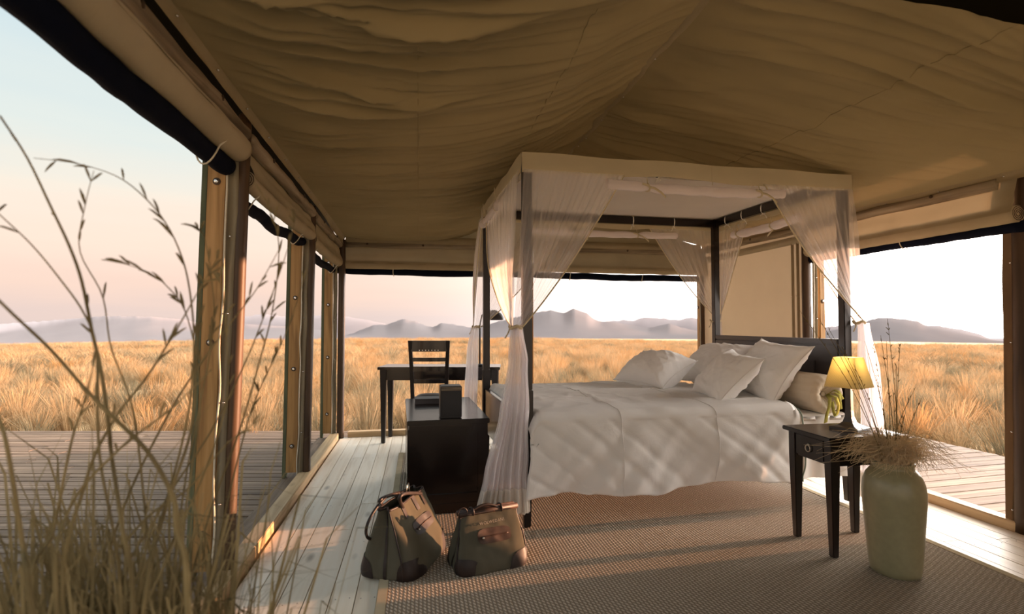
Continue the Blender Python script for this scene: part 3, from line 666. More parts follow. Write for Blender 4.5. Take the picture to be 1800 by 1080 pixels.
# pillows
def pillow(label, c, w, h, thick, lean, yaw, roll=0.0, seed=0, mat=None, pinch=.16):
    """lies in its own plane: width along bed depth, leaning back toward the headboard"""
    e = thing('pillow', label, 'pillow', BF(*c), BA)
    m = MB(); n = 40
    def f(sign):
        def g(u, v):
            a, b = 2*u-1, 2*v-1
            ex = 1-abs(a)**2.6; ey = 1-abs(b)**2.6
            th = thick*.5*(max(0, ex)**.55)*(max(0, ey)**.55)
            k_ = 1 - pinch*((1-abs(b)**2)*abs(a)**3); k2 = 1 - pinch*((1-abs(a)**2)*abs(b)**3)
            x = a*w/2*k_; y = b*h/2*k2
            rad = math.atan2(b, a); cr = .010*ns(rad*5, math.hypot(a, b)*1.5, seed)*math.hypot(a, b) + .016*ns(a*1.6, b*1.6, seed+3) + .008*max(0, .2-abs(ns(a*2.5+b*3, b*1.5, seed+8)))*5 + .006*max(0, .18-abs(ns(a*5-b*2, b*3+a, seed+15)))*5
            return Vector((x, y, sign*(th + cr*min(1, th*18))))
        return g
    m.grid(n, n, f(1)); m.grid(n, n, f(-1))
    # local plane -> bed local: width axis = -y (near), height axis leans toward +x and up, normal faces foot/up
    wx = Vector((0, -1, 0)); hy = Vector((math.cos(lean), 0, math.sin(lean))); nz = wx.cross(hy)
    M = Matrix.Rotation(yaw, 4, 'Z') @ Matrix((( wx.x, hy.x, nz.x, 0), (wx.y, hy.y, nz.y, 0), (wx.z, hy.z, nz.z, 0), (0, 0, 0, 1))) @ Matrix.Rotation(roll, 4, 'Z')
    m.xf(M); m.build('pillow_cover', mat or M_pillow, e, smooth=True)
    ed = MB().tube([M @ f(1)(*( (t*4, 0) if t < .25 else (1, t*4-1) if t < .5 else (3-t*4, 1) if t < .75 else (0, 4-t*4))) for t in [i/120 for i in range(121)]], .0028, 5); ed.build('seam', M_white2, e, smooth=True)
    return e
R55 = math.radians
pillow('white pillow lying flat at the far side, nearest the bed foot', (1.36, 1.10, .775), .54, .44, .27, R55(27), R55(24), R55(-5), 1)
pillow('white pillow at the far side leaning on the headboard', (1.86, 1.05, .83), .62, .46, .20, R55(40), R55(4), R55(3), 2)
pillow('large cream-white pillow leaning beside the bolster on the near side', (1.83, .36, .835), .64, .48, .20, R55(54), R55(-6), R55(-4), 3)
pillow('small bright white pillow in front of the larger near pillow', (1.50, .34, .80), .52, .43, .19, R55(46), R55(-10), R55(-6), 4)
# bolster
bo = thing('bolster', 'beige bolster cushion with a gathered end and olive ribbon', 'bolster', BF(1.985, .0, .705), BA)
m = MB(); nr, nl = 64, 44; r0 = .125; Lb = 1.40
def bol(u, v):
    t = 2*PI*u
    if v < .35: q = v/.35; r = r0*(.10+.90*q**.8); x = -.0 + .045*(1-q) - .06*(1-q)*(1-q)*0 - .045*math.sin(PI*q/2)*0; y = .05*(1-math.sqrt(max(0, 1-(1-(q))**2)))*0 + .012*(1-q) ; pl_ = .010*math.sin(t*17+2*ns(t, 1, 2))*(1-q)**.6*q**.3
    else: q = 1; r = r0*(1+.02*ns(t*1.5, v*6, 4)); y = 0; pl_ = .004*math.sin(t*17)*max(0, 1-(v-.35)*4)
    yy = lerp(.02-.03*math.sin(min(1, v/.35)*PI), .09, 0) if v < .0 else 0
    yv = (.035*(1-(v/.35))**2 + .0) if v < .35 else (v-.35)/.65*Lb
    bul = -.035*math.sin(PI*min(1, v/.35))*(1 if v < .35 else 0)
    return Vector(((r+pl_)*math.cos(t), yv + (bul if v < .35 else 0) + (.0 if v < .35 else 0), (r+pl_)*math.sin(t)))
m.grid(nr+1, nl, bol); m.build('bolster_cover', M_bol, bo, smooth=True)
MB().lathe([(.012, 0), (.018, .008), (.008, .014)], 12, M=Matrix.Translation((0, .03, 0)) @ Matrix.Rotation(PI/2, 4, 'X')).build('gather_knot', M_bol, bo, smooth=True)
def ribbon(pts, w, mat, name, parent, wd=Vector((1, 0, .25))):
    pts = [Vector(p) for p in pts]; m = MB()
    w_ = wd.normalized()
    vs = []; fs = []
    for i, p in enumerate(pts): vs += [p - w_*w/2, p + w_*w/2]
    for i in range(len(pts)-1): fs.append((2*i, 2*i+1, 2*i+3, 2*i+2))
    m.add(vs, fs); o = m.build(name, mat, parent, smooth=True); s_ = o.modifiers.new('thick', 'SOLIDIFY'); s_.thickness = .0015; return o
ribbon([(0, -.01, 0), (-.015, -.05, -.02), (-.03, -.06, -.07), (-.045, -.055, -.12), (-.05, -.05, -.17)], .026, M_ribbon, 'ribbon', bo)
ribbon([(.0, -.01, 0), (.02, -.06, -.01), (.03, -.07, -.06), (.025, -.065, -.11), (.015, -.06, -.13), (.005, -.055, -.10), (.0, -.05, -.04)], .024, M_ribbon, 'ribbon', bo)
ribbon([(.0, -.01, 0), (.03, -.04, .015), (.055, -.05, .0), (.06, -.05, -.04), (.07, -.045, -.09)], .022, M_ribbon, 'ribbon', bo)
ribbon([(.0, -.01, 0), (.035, -.03, .03), (.07, -.03, .02), (.10, -.03, -.03)], .020, M_ribbon, 'ribbon', bo)

# canopy cloth
can = thing('bed_canopy', 'cream cotton canopy cloth stretched over the bed posts', 'canopy', BO, BA)
MB().grid(50, 40, lambda u, v: (lerp(-.004, BL+.004, u), lerp(-.004, BW+.004, v), BZ+.006 - .028*math.sin(PI*u)*math.sin(PI*v) + .006*ns(u*4, v*12, 3)*math.sin(PI*u))).build('top_cloth', M_can_top, can, smooth=True)
def vband(p0, p1, nrm, seed, hmul=1.0):
    def f(u, v):
        b_ = Vector(p0).lerp(Vector(p1), u)
        hz = .108*hmul + .010*math.sin(u*9+seed)*1.0 + .006*ns(u*14, seed, 1)
        top = .012*abs(math.sin(u*PI*3.0))*0
        return b_ + Vector(nrm)*(.006*ns(u*9, v*1.5, seed)+.003) + Vector((0, 0, BZ+.012 - v*hz + .004*math.sin(u*PI*6)))
    return MB().grid(70, 8, f)
vf = vband((-.006, -.008, 0), (BL+.006, -.008, 0), (0, -1, 0), 1).build('valance', M_val, can, smooth=True)
vband((-.006, -.008, 0), (-.006, BW+.008, 0), (-1, 0, 0), 2).build('valance', M_val, can, smooth=True)
vband((-.006, BW+.008, 0), (BL+.006, BW+.008, 0), (0, 1, 0), 3, 1.05).build('valance', M_val, can, smooth=True)
vband((BL+.006, -.008, 0), (BL+.006, BW+.008, 0), (1, 0, 0), 4, 1.05).build('valance', M_val, can, smooth=True)
MB().box(BL*.54, BL*.54+.004, -.0165, -.0145, BZ-.115, BZ+.006).build('seam', M_tie, can)
tie_me = MB()
tie_me.tube([(.026*math.cos(a), 0, .042*math.sin(a)) for a in [2*PI*i/16 for i in range(17)]], .0045, 6)
tie_me.tube([(0, 0, -.042), (.02, .0, -.055), (.03, 0, -.075)], .0035, 5); tie_me.tube([(0, 0, -.042), (-.02, .0, -.05), (-.032, 0, -.062)], .0035, 5)
tm = tie_me.mesh('tie', M_tiew, True)
for x in (.5, .95, 1.35, 1.75): inst('tie', tm, can, (x, BW-.03, BZ-.038), (0, 0, PI/2))
for y in (.3, .55, .8, 1.05, 1.28): inst('tie', tm, can, (BL-.03, y, BZ-.038))
for x in (.4, .85, 1.5, 1.95): inst('tie', tm, can, (x, .03, BZ-.040), (0, 0, PI/2))

# rolled nets hanging along the canopy edge
def net_roll(p0, p1, r, label, ties, sag=.02, seed=0):
    p0, p1 = Vector(p0), Vector(p1); e = thing('rolled_net', label, 'net', BO, BA)
    n = 60
    def rad(q): return r*(1 + .16*ns(q*7, seed, 3) - .35*max([math.exp(-((q-t_)/.03)**2) for t_ in ties]))
    MB().tube([p0.lerp(p1, i/n)+Vector((0, .004*ns(i*.3, seed, 1), -sag*math.sin(PI*i/n)+.006*ns(i*.2, seed, 2))) for i in range(n+1)], rad, 16).build('net_bundle', M_netroll, e, smooth=True)
    d = (p1-p0).normalized(); nn = Vector((-d.y, d.x, 0))
    for t_ in ties:
        c = p0.lerp(p1, t_)+Vector((0, 0, -sag*math.sin(PI*t_)))
        k_ = MB().tube([c + nn*(r*.72*math.cos(a)) + Vector((0, 0, r*.72*math.sin(a))) + d*(.004*math.sin(2*a)) for a in [2*PI*i/16 for i in range(17)]], .006, 6).build('tie', M_tie, e, smooth=True)
        ribbon([c-nn*r*.7, c-nn*r*1.1+d*.03+Vector((0, 0, -.012)), c-nn*r*1.15+d*.07+Vector((0, 0, -.035)), c-nn*r+d*.10+Vector((0, 0, -.06))], .014, M_tie, 'tie_tail', k_, d.cross(nn)+nn*.2+d*.5)
        ribbon([c-nn*r*.7, c-nn*r*1.1-d*.02+Vector((0, 0, .006)), c-nn*r*1.1-d*.05+Vector((0, 0, .012))], .014, M_tie, 'tie_tail', k_, Vector((0, 0, 1)))
        MB().tube([c+Vector((0, 0, r*.6)), c+nn*.01+Vector((0, 0, r+.03)), Vector((c.x, c.y, BZ-.03))+nn*.02], .003, 5).build('hanger', M_tie, k_)
    return e
net_roll((.50, -.02, 1.972), (1.68, -.02, 1.972), .030, 'rolled white net tied under the near edge of the canopy', (.22, .86), .012, 1)
net_roll((-.03, .55, 1.955), (-.03, 1.28, 1.955), .032, 'rolled white net tied under the foot edge of the canopy', (.12, .8), .015, 2)
net_roll((.42, BW+.01, 1.965), (1.80, BW+.01, 1.965), .030, 'rolled white net tied under the far edge of the canopy', (.3, .72), .01, 3)
net_roll((BL+.01, .45, 1.945), (BL+.01, 1.25, 1.945), .034, 'rolled white net tied under the head edge of the canopy', (.38, .92), .015, 4)

# net curtains
def sheer(top0, top1, tie, nrm, parent, seed, pleats=9, sag=.10, amp=.016, bulge=0.0, ztop=2.03, spread=.05, sdir=(1, 0, 0), nm='net_sheet', cz=.52):
    t0, t1, ti, nr_ = Vector(top0), Vector(top1), Vector(tie), Vector(nrm); sd = Vector(sdir)
    def f(a, b):
        T = t0.lerp(t1, a) + Vector((0, 0, ztop)); G = ti + sd*((a-.5)*spread)
        Cc = T.lerp(G, cz) + Vector((0, 0, -sag*(.25+.75*a)*(T-G).length)) 
        p_ = T*(1-b)**2 + Cc*2*b*(1-b) + G*b*b
        env = (.14+.86*math.sin(PI*min(1, b*1.02)))*(1-.35*b)
        fine = math.sin(2*PI*pleats*a + 2.2*ns(a*4, b*1.5, seed)) + .6*math.sin(2*PI*pleats*2.3*a + 1 + 2*ns(a*7, b*2, seed+2))
        return p_ + nr_*(amp*env*fine + bulge*math.sin(PI*b)*(.4+.6*a)) + sd*(.006*env*math.sin(2*PI*pleats*1.7*a+seed))
    o = MB().grid(90, 40, f).build(nm, M_net, parent, smooth=True)
    MB().tube([f(1.0, i/40)+nr_*.001 for i in range(41)], .0045, 5).build('border_tape', M_tie, parent, smooth=True)
    return o
def tail(tie, pts, ws, nrm, parent, seed, pleats=8, amp=.02, wdir=(1, 0, 0), hem=True):
    """cloth falling from the tie: pts = list of centres, ws = widths"""
    P_ = [Vector(p_) for p_ in [tie]+pts]; nr_ = Vector(nrm); wd_ = Vector(wdir)
    cum = [0]
    for a, b in zip(P_, P_[1:]): cum.append(cum[-1]+(b-a).length)
    tot = cum[-1]
    def at(q):
        d_ = q*tot
        for i in range(len(P_)-1):
            if d_ <= cum[i+1] or i == len(P_)-2:
                k_ = (d_-cum[i])/(cum[i+1]-cum[i]); return P_[i].lerp(P_[i+1], k_), lerp(ws[i], ws[i+1], sstep(k_))
    def f(a, b):
        c, w = at(b)
        ph = 2*PI*pleats*a + 1.6*ns(a*3, b*1.2, seed)
        return c + wd_*((a-.5)*w + .10*w/pleats*math.sin(2*ph)) + nr_*(amp*(.35+.65*b)*(math.sin(ph)+.4*math.sin(2.3*ph+seed))) 
    cut = .86 if hem else 1.0
    MB().grid(110, 50, lambda a, b: f(a, b*cut)).build('net_tail', M_nettail, parent, smooth=True)
    MB().grid(90, 50, lambda a, b: f(1-a, b*cut)+nr_*.02+wd_*.01*math.sin(a*9)).build('net_tail', M_nettail, parent, smooth=True)
    if hem:
        MB().grid(110, 10, lambda a, b: f(a, cut+b*(1-cut))).build('hem_band', M_hem, parent, smooth=True)
        MB().grid(90, 10, lambda a, b: f(1-a, cut+b*(1-cut)*.9)+nr_*.02+wd_*.01*math.sin(a*9)).build('hem_band', M_hem, parent, smooth=True)
def knot(c, parent, r=.03):
    c = Vector(c)
    MB().tube([c+Vector((r*math.cos(a), r*.9*math.sin(a), .008*math.sin(3*a))) for a in [2*PI*i/20 for i in range(21)]], .008, 7).build('tie_cord', M_tie, parent, smooth=True)
    MB().tube([c+Vector((-r, -.01, 0)), c+Vector((-r-.012, -.02, -.03)), c+Vector((-r-.03, -.02, -.06))], .004, 5).build('tie_end', M_tie, parent, smooth=True)
cu = thing('net_curtain', 'white net curtain gathered on the near foot post, its tail sunlit above the bags', 'curtain', BO, BA)
sheer((.0, -.022, 0), (.61, -.022, 0), (-.035, -.035, 1.135), (0, -1, 0), cu, 1, 8, .10, .014)
sheer((-.022, .0, 0), (-.03, 1.10, 0), (-.06, .0, 1.135), (-1, 0, 0), cu, 2, 10, .16, .016, .03, spread=.05, sdir=(0, 1, 0))
knot((-.045, -.02, 1.135), cu, .034)
tail((-.045, -.02, 1.13), [(-.035, -.03, .95), (-.06, -.035, .65), (-.105, -.045, .35), (-.125, -.05, .115)], [.07, .11, .17, .24, .30], (0, -1, 0), cu, 3, 7, .022)
cu2 = thing('net_curtain', 'white net curtain gathered on the far foot post behind the chest', 'curtain', BO, BA)
sheer((-.025, BW, 0), (-.035, BW-.30, 0), (-.075, BW-.03, 1.13), (-1, 0, 0), cu2, 4, 5, -.04, .016, .02, spread=.04, sdir=(0, 1, 0))
sheer((.0, BW+.02, 0), (.78, BW+.02, 0), (-.03, BW+.02, 1.13), (0, 1, 0), cu2, 5, 8, .11, .014)
knot((-.05, BW, 1.13), cu2, .03)
tail((-.065, BW-.02, 1.125), [(-.085, BW-.05, .95), (-.10, BW-.06, .62), (-.11, BW-.06, .35)], [.06, .09, .10, .12], (0, -1, 0), cu2, 6, 4, .014, hem=False)
cu3 = thing('net_curtain', 'white net curtain gathered on the far head post', 'curtain', BO, BA)
sheer((BL, BW+.02, 0), (1.54, BW+.02, 0), (BL+.01, BW+.02, 1.19), (0, 1, 0), cu3, 7, 7, .12, .012)
sheer((BL+.02, BW, 0), (BL+.02, 1.08, 0), (BL+.02, BW-.02, 1.19), (1, 0, 0), cu3, 8, 7, .02, .014, spread=.04, sdir=(0, 1, 0), cz=.6)
knot((BL-.02, BW, 1.185), cu3, .045)
tail((BL+.03, BW+.02, 1.18), [(BL+.04, BW+.03, .6), (BL+.05, BW+.03, .1)], [.06, .10, .16], (0, 1, 0), cu3, 9, 4, .015, hem=False)
cu4 = thing('net_curtain', 'white net curtain gathered on the near head post beside the lamp', 'curtain', BO, BA)
sheer((BL, -.022, 0), (1.545, -.022, 0), (BL+.035, -.03, 1.17), (0, -1, 0), cu4, 10, 8, .10, .014)
sheer((BL+.022, .0, 0), (BL+.025, .62, 0), (BL+.04, .0, 1.17), (1, 0, 0), cu4, 11, 8, .10, .015, .015, spread=.04, sdir=(0, 1, 0))
knot((BL+.04, -.01, 1.165), cu4, .034)
tail((BL+.055, -.015, 1.16), [(BL+.085, -.02, .85), (BL+.10, -.02, .55), (BL+.085, -.02, .05)], [.07, .15, .16, .15], (0, -1, 0), cu4, 12, 5, .018)

# ------------------------------------------------------------------ chest at the bed foot, with speaker box and tray
ch = thing('chest', 'dark wooden storage chest standing at the foot of the bed', 'chest', (-.625, 3.17, 0), BA)
cw, cd, chh = .50, .98, .575
MB().box(.012, cw-.012, .012, cd-.012, .014, chh-.03).build('body', M_esp, ch, bevel=.003)
MB().box(0, cw, 0, cd, chh-.03, chh).build('lid', M_esp, ch, bevel=.004)
MB().box(.004, cw-.004, .004, cd-.004, .014, .075).build('plinth', M_esp, ch, bevel=.003)
for x0, x1, z0, z1 in ((.012, .075, .075, chh-.03), (cw-.075, cw-.012, .075, chh-.03), (.075, cw-.075, .075, .13), (.075, cw-.075, chh-.09, chh-.03)):
    MB().box(x0, x1, .004, .014, z0, z1).build('end_frame', M_esp, ch, bevel=.002)
for i in range(3):
    MB().box(.003, .014, .04+i*.305, .325+i*.305, .12, chh-.06).build('side_panel', M_esp, ch, bevel=.002)
spk = thing('speaker_box', 'small black speaker box with perforated top strip on the chest', 'speaker', (-.374, 3.275, chh), BA)
MB().box(-.066, .066, .0, .12, .001, .195).build('cabinet', M_black, spk, bevel=.004)
MB().box(-.064, .064, -.004, .002, .012, .165).build('front_panel', M_grille, spk, bevel=.002)
g = MB()
for i in range(22):
    for j in range(3): g.box(-.060+i*.0056, -.0572+i*.0056, -.003, .001, .170+j*.0075, .1735+j*.0075)
tag(g.build('vent_holes', M_bind, spk), kind='stuff')
MB().box(-.0665, -.0655, .02, .03, .165, .175).build('port', M_chrome, spk)
tray = thing('flat_tray', 'flat dark box lying on the far end of the chest', 'box', (-.60, 3.90, chh), BA)
MB().box(-.11, .11, -.06, .09, .001, .032).build('box_body', M_espg, tray, bevel=.004)
MB().box(-.113, .113, -.063, .093, .032, .040).build('box_lid', M_espg, tray, bevel=.003)

# ------------------------------------------------------------------ writing desk and chair
dk = thing('writing_desk', 'dark wooden writing desk in front of the back opening', 'desk', (-1.28, 5.14, 0), 0)
dw, dd, dh = 1.145, .36, .74
MB().box(-.02, dw+.02, -.02, dd+.02, dh-.028, dh).build('desk_top', M_esp, dk, bevel=.004)
for y in (.012, dd-.034): MB().box(.05, dw-.05, y, y+.022, dh-.13, dh-.028).build('apron', M_esp, dk, bevel=.002)
for x in (.012, dw-.034): MB().box(x, x+.022, .05, dd-.05, dh-.13, dh-.028).build('apron', M_esp, dk, bevel=.002)
for x in (0, dw-.064):
    for y in (0, dd-.064): MB().box(x, x+.064, y, y+.064, .001, dh-.028, .55, .55).build('leg', M_espz, dk, bevel=.003)
MB().box(.40, .74, -.004, .012, dh-.120, dh-.040).build('drawer', M_esp, dk, bevel=.002)
dc = thing('desk_chair', 'dark slat-back wooden chair pushed up to the desk', 'chair', (-.755, 4.86, 0), R55(3))
W2 = .178
for s_ in (-1, 1):
    pts = [(s_*(W2-.030), .02, .001), (s_*(W2-.028), .0, .25), (s_*(W2-.026), .0, .47), (s_*(W2-.018), -.02, .75), (s_*(W2-.006), -.055, 1.005)]
    m = MB()
    for a, b in zip(pts, pts[1:]):
        m.add([(p_[0]+dx, p_[1]+dy, p_[2]) for p_ in (a, b) for dx, dy in ((-.017, -.013), (.017, -.013), (.017, .013), (-.017, .013))], [(3, 2, 1, 0), (4, 5, 6, 7), (0, 1, 5, 4), (1, 2, 6, 5), (2, 3, 7, 6), (3, 0, 4, 7)])
    m.build('back_post', M_espz, dc, bevel=.002)
    MB().box(s_*(W2-.030)-.018, s_*(W2-.030)+.018, .345, .381, .001, .44, .75, .75).build('leg', M_espz, dc, bevel=.003)
def slat(z0, z1, ya, thick=.016):
    def yy(x): return ya + .018*(1-(x/W2)**2)*-1
    m = MB(); n = 12
    for i in range(n):
        a, b = -W2+.02+(2*W2-.04)*i/n, -W2+.02+(2*W2-.04)*(i+1)/n
        m.add([(a, yy(a)-thick/2, z0), (b, yy(b)-thick/2, z0), (b, yy(b)+thick/2, z0), (a, yy(a)+thick/2, z0), (a, yy(a)-thick/2, z1), (b, yy(b)-thick/2, z1), (b, yy(b)+thick/2, z1), (a, yy(a)+thick/2, z1)],
              [(3, 2, 1, 0), (4, 5, 6, 7), (0, 1, 5, 4), (1, 2, 6, 5), (2, 3, 7, 6), (3, 0, 4, 7)])
    return m
tr = slat(.905, 1.005, -.045); tro = tr.build('top_slat', M_esp, dc)
for i in range(7): MB().lathe([(.005, 0), (.005, .002)], 8, M=Matrix.Translation((-.085+i*.028, -.045-.018*(1-((-.085+i*.028)/W2)**2)-.008, .918)) @ Matrix.Rotation(PI/2, 4, 'X')).build('inlay_dot', M_chrome, tro)
slat(.815, .850, -.030).build('back_slat', M_esp, dc); slat(.725, .770, -.018).build('back_slat', M_esp, dc); slat(.615, .652, -.006).build('back_slat', M_esp, dc)
MB().box(-W2+.01, W2-.01, .01, .39, .40, .445).build('seat_frame', M_esp, dc, bevel=.004)
st = MB().grid(20, 20, lambda u, v: ((2*u-1)*(W2-.02), .02+.355*v, .447+.045*(max(0, 1-abs(2*u-1)**3)*max(0, 1-abs(2*v-1)**3))**.5)); st.build('seat_cushion', M_black, dc, smooth=True)
for x in (-W2+.03, W2-.05): MB().box(x, x+.02, .02, .36, .20, .225).build('stretcher', M_esp, dc, bevel=.002)

# desk lamp, mostly behind the curtain
dl = thing('desk_lamp', 'dark desk lamp with a dome shade behind the net curtain', 'lamp', (-.32, 5.27, dh), 0)
MB().lathe([(.075, .001), (.075, .012), (.02, .022)], 24).build('base', M_black, dl, smooth=True)
MB().tube([(0, 0, .02), (0, 0, .40), (.02, -.01, .50), (.08, -.02, .545), (.14, -.03, .545)], .008, 8).build('stem', M_black, dl, smooth=True)
MB().lathe([(.018, .555), (.03, .55), (.075, .52), (.105, .48), (.112, .455)], 28, (.14, -.03), cap=False).build('lamp_shade', M_espg, dl, smooth=True)

# ------------------------------------------------------------------ nightstand and lamp
NA = math.atan2(.055, .42); NO = Vector((1.555, 2.600, 0)); nu = Vector((math.cos(NA), math.sin(NA), 0))
nst = thing('nightstand', 'dark wooden bedside table with a ring-pull drawer', 'nightstand', NO, R55(9))
nw, nd, nh = .40, .31, .60
MB().box(-.022, nw+.022, -.02, nd+.022, nh-.022, nh).build('table_top', M_esp, nst, bevel=.004)
for x in (0, nw-.05):
    for y in (0, nd-.05):
        MB().box(x, x+.05, y, y+.05, nh-.15, nh-.022).box(x, x+.05, y, y+.05, .013, nh-.15, .62, .62).build('leg', M_espz, nst, bevel=.003)
for y in (.008, nd-.028): MB().box(.05, nw-.05, y, y+.02, nh-.145, nh-.022).build('apron', M_esp, nst, bevel=.002)
MB().box(nw-.028, nw-.008, .05, nd-.05, nh-.145, nh-.022).build('apron', M_esp, nst, bevel=.002)
MB().box(.010, .03, .05, nd-.05, nh-.145, nh-.022).build('apron', M_esp, nst, bevel=.002)
dr = MB().box(.002, .012, .055, nd-.055, nh-.135, nh-.030).build('drawer', M_esp, nst, bevel=.003)
rg = MB().tube([(-.006-.004*math.cos(a)*0, nd/2+.017*math.cos(a), nh-.088+.017*math.sin(a)) for a in [2*PI*i/24 for i in range(25)]], .0028, 6)
rg.lathe([(.008, 0), (.008, .006), (.004, .01)], 12, M=Matrix.Translation((.003, nd/2, nh-.070)) @ Matrix.Rotation(-PI/2, 4, 'Y')); rg.build('ring_pull', M_brass, dr, smooth=True)
lp = thing('table_lamp', 'lit bedside lamp with a square yellow shade and dark base', 'lamp', (1.775, 2.80, nh), R55(33))
m = MB()
prof = [(.070, .001), (.070, .012), (.064, .016), (.040, .024), (.024, .040), (.017, .065), (.0145, .10), (.0135, .22), (.013, .26)]
for (a, z0), (b, z1) in zip(prof, prof[1:]):
    m.add([(sx*r_, sy*r_, z_) for r_, z_ in ((a, z0), (b, z1)) for sx, sy in ((-1, -1), (1, -1), (1, 1), (-1, 1))], [(0, 1, 5, 4), (1, 2, 6, 5), (2, 3, 7, 6), (3, 0, 4, 7)])
m.add([(-.07, -.07, .001), (.07, -.07, .001), (.07, .07, .001), (-.07, .07, .001)], [(3, 2, 1, 0)])
m.build('base', M_espg, lp)
M_shade, t, out = new_mat('lamp_shade_paper')
d = N(t, 'ShaderNodeBsdfDiffuse'); tl = N(t, 'ShaderNodeBsdfTranslucent'); mx = N(t, 'ShaderNodeMixShader'); mx.inputs[0].default_value = .55
wv = N(t, 'ShaderNodeTexWave', i_Scale=60.0, i_Distortion=1.0, bands_direction='DIAGONAL'); mp = coords(t); t.links.new(mp.outputs[0], wv.inputs['Vector'])
r_ = ramp(t, [(0, (.60, .52, .30)), (1, (.70, .62, .40))]); t.links.new(wv.outputs['Fac'], r_.inputs[0])
for q in (d, tl): t.links.new(r_.outputs[0], q.inputs[0])
t.links.new(d.outputs[0], mx.inputs[1]); t.links.new(tl.outputs[0], mx.inputs[2]); t.links.new(mx.outputs[0], out.inputs[0])
sb, st_, z0, z1 = .085, .052, .222, .378
m = MB(); m.open = True
for o_ in (0, .002):
    m.add([(sx*(r_2-o_), sy*(r_2-o_), z_) for r_2, z_ in ((sb, z0), (st_, z1)) for sx, sy in ((-1, -1), (1, -1), (1, 1), (-1, 1))], [(0, 1, 5, 4), (1, 2, 6, 5), (2, 3, 7, 6), (3, 0, 4, 7)])
m.f += [(i, (i+1) % 4, 8+(i+1) % 4, 8+i) for i in range(4)] + [(4+i, 4+(i+1) % 4, 12+(i+1) % 4, 12+i) for i in range(4)]
m.build('lamp_shade', M_shade, lp)
M_bulb, t, out = new_mat('bulb'); em = N(t, 'ShaderNodeEmission', i_Strength=3.0); em.inputs[0].default_value = (1, .72, .35, 1); t.links.new(em.outputs[0], out.inputs[0])
MB().ball((0, 0, .30), .022, 12).build('bulb', M_bulb, lp, smooth=True)
pl_d = bpy.data.lights.new('lamp_light', 'POINT'); pl_d.energy = .55; pl_d.color = (1, .70, .34); pl_d.shadow_soft_size = .02
plo = bpy.data.objects.new('lamp_light', pl_d); C.objects.link(plo); plo.parent = lp; plo.location = (0, 0, .345)

# ------------------------------------------------------------------ vase and its grasses
VC = Vector((1.765, 2.475, .013))
vs = thing('vase', 'tall celadon-green ceramic floor vase by the nightstand', 'vase', VC, 0)
pf = [(.09, 0), (.098, .004), (.103, .03), (.110, .12), (.119, .24), (.125, .33), (.126, .37), (.121, .41), (.109, .445), (.093, .466), (.083, .474), (.080, .482), (.083, .490), (.086, .497), (.085, .503), (.076, .505), (.072, .498), (.070, .47), (.085, .43), (.10, .35), (.095, .1), (.085, .02)]
MB().lathe(pf, 64).build('vase_body', M_vase, vs, smooth=True)
def stalk(pts, r0, r1, seed_head=0, rs=None, seg=26, sz=1.0):
    """smooth curve through the points; optional seed spikelets near the tip"""
    pts = [Vector(p_) for p_ in pts]; out_ = []
    n = len(pts)
    for i in range(seg+1):
        t_ = i/seg*(n-1); k_ = min(int(t_), n-2); f = t_-k_
        p0, p1, p2, p3 = pts[max(k_-1, 0)], pts[k_], pts[k_+1], pts[min(k_+2, n-1)]
        out_.append(.5*((2*p1)+(p2-p0)*f+(2*p0-5*p1+4*p2-p3)*f*f+(3*p1-p0-3*p2+p3)*f**3))
    m = MB().tube(out_, lambda q: lerp(r0, r1, q), 6)
    for i in range(seed_head):
        k_ = int(seg*(1-.45*rs.random())); p_ = out_[min(k_, seg)]; d_ = Vector((rs.uniform(-1, 1), rs.uniform(-1, 1), rs.uniform(-.3, 1))).normalized()
        L_ = rs.uniform(.012, .022)*sz; d_ = (d_*.6 + (out_[min(k_+1, seg)]-out_[max(k_-1, 0)]).normalized()).normalized(); m.tube([p_, p_+d_*L_*.4, p_+d_*L_*.75+Vector((0, 0, -.04*L_)), p_+d_*L_+Vector((0, 0, -.12*L_))], [.0005, .0017*sz**.4, .0014*sz**.4, .0004], 5)
    return m
vg = thing('dried_grass_bunch', 'bunch of dried grass and tall stalks standing in the green vase', 'dried grass', VC + Vector((0, 0, .40)), 0)
rs = random.Random(21)
tips = [(1455, 575), (1405, 545), (1440, 560), (1520, 600), (1535, 605), (1548, 590), (1558, 600), (1560, 560), (1582, 605), (1575, 640), (1610, 680), (1500, 640), (1570, 690), (1480, 610), (1590, 730), (1620, 700), (1540, 660)]
for i, (px, py) in enumerate(tips):
    tip = D(px, py, 2.475 + rs.uniform(-.10, .02)) - vg.location
    b = Vector((rs.uniform(-.035, .035), rs.uniform(-.035, .035), -.02))
    mid = b.lerp(tip, .5) + Vector((-.06*(tip.x/ max(.2, abs(tip.z)))*.5, 0, .05))
    stalk([b, mid, tip], .0022, .0008, 9 if i % 3 else 4, rs).build('stalk', M_straw2, vg, smooth=True)
m = MB(); m.open = True
for i in range(900):
    a = rs.uniform(0, 2*PI); L_ = rs.uniform(.02, .17); up_ = rs.uniform(.08, .205); r_1 = rs.uniform(.01, .06)
    d_ = Vector((math.cos(a), math.sin(a), 0)); b = d_*r_1 + Vector((0, 0, .06)); cv = rs.gauss(0, .05)
    e1 = b + d_*L_*.35 + Vector((0, 0, up_*.8)); e2 = b + d_*L_*.75 + Vector((cv, cv, up_*.9)); e3 = b + d_*L_ + Vector((cv*1.6, rs.gauss(0, .03), up_*rs.uniform(.1, .9)))
    m.tube([b, e1, e2, e3], [.0010, .0010, .0008, .0004], 4, False)
tag(m.build('fluffy_blades', M_straw, vg), kind='stuff')

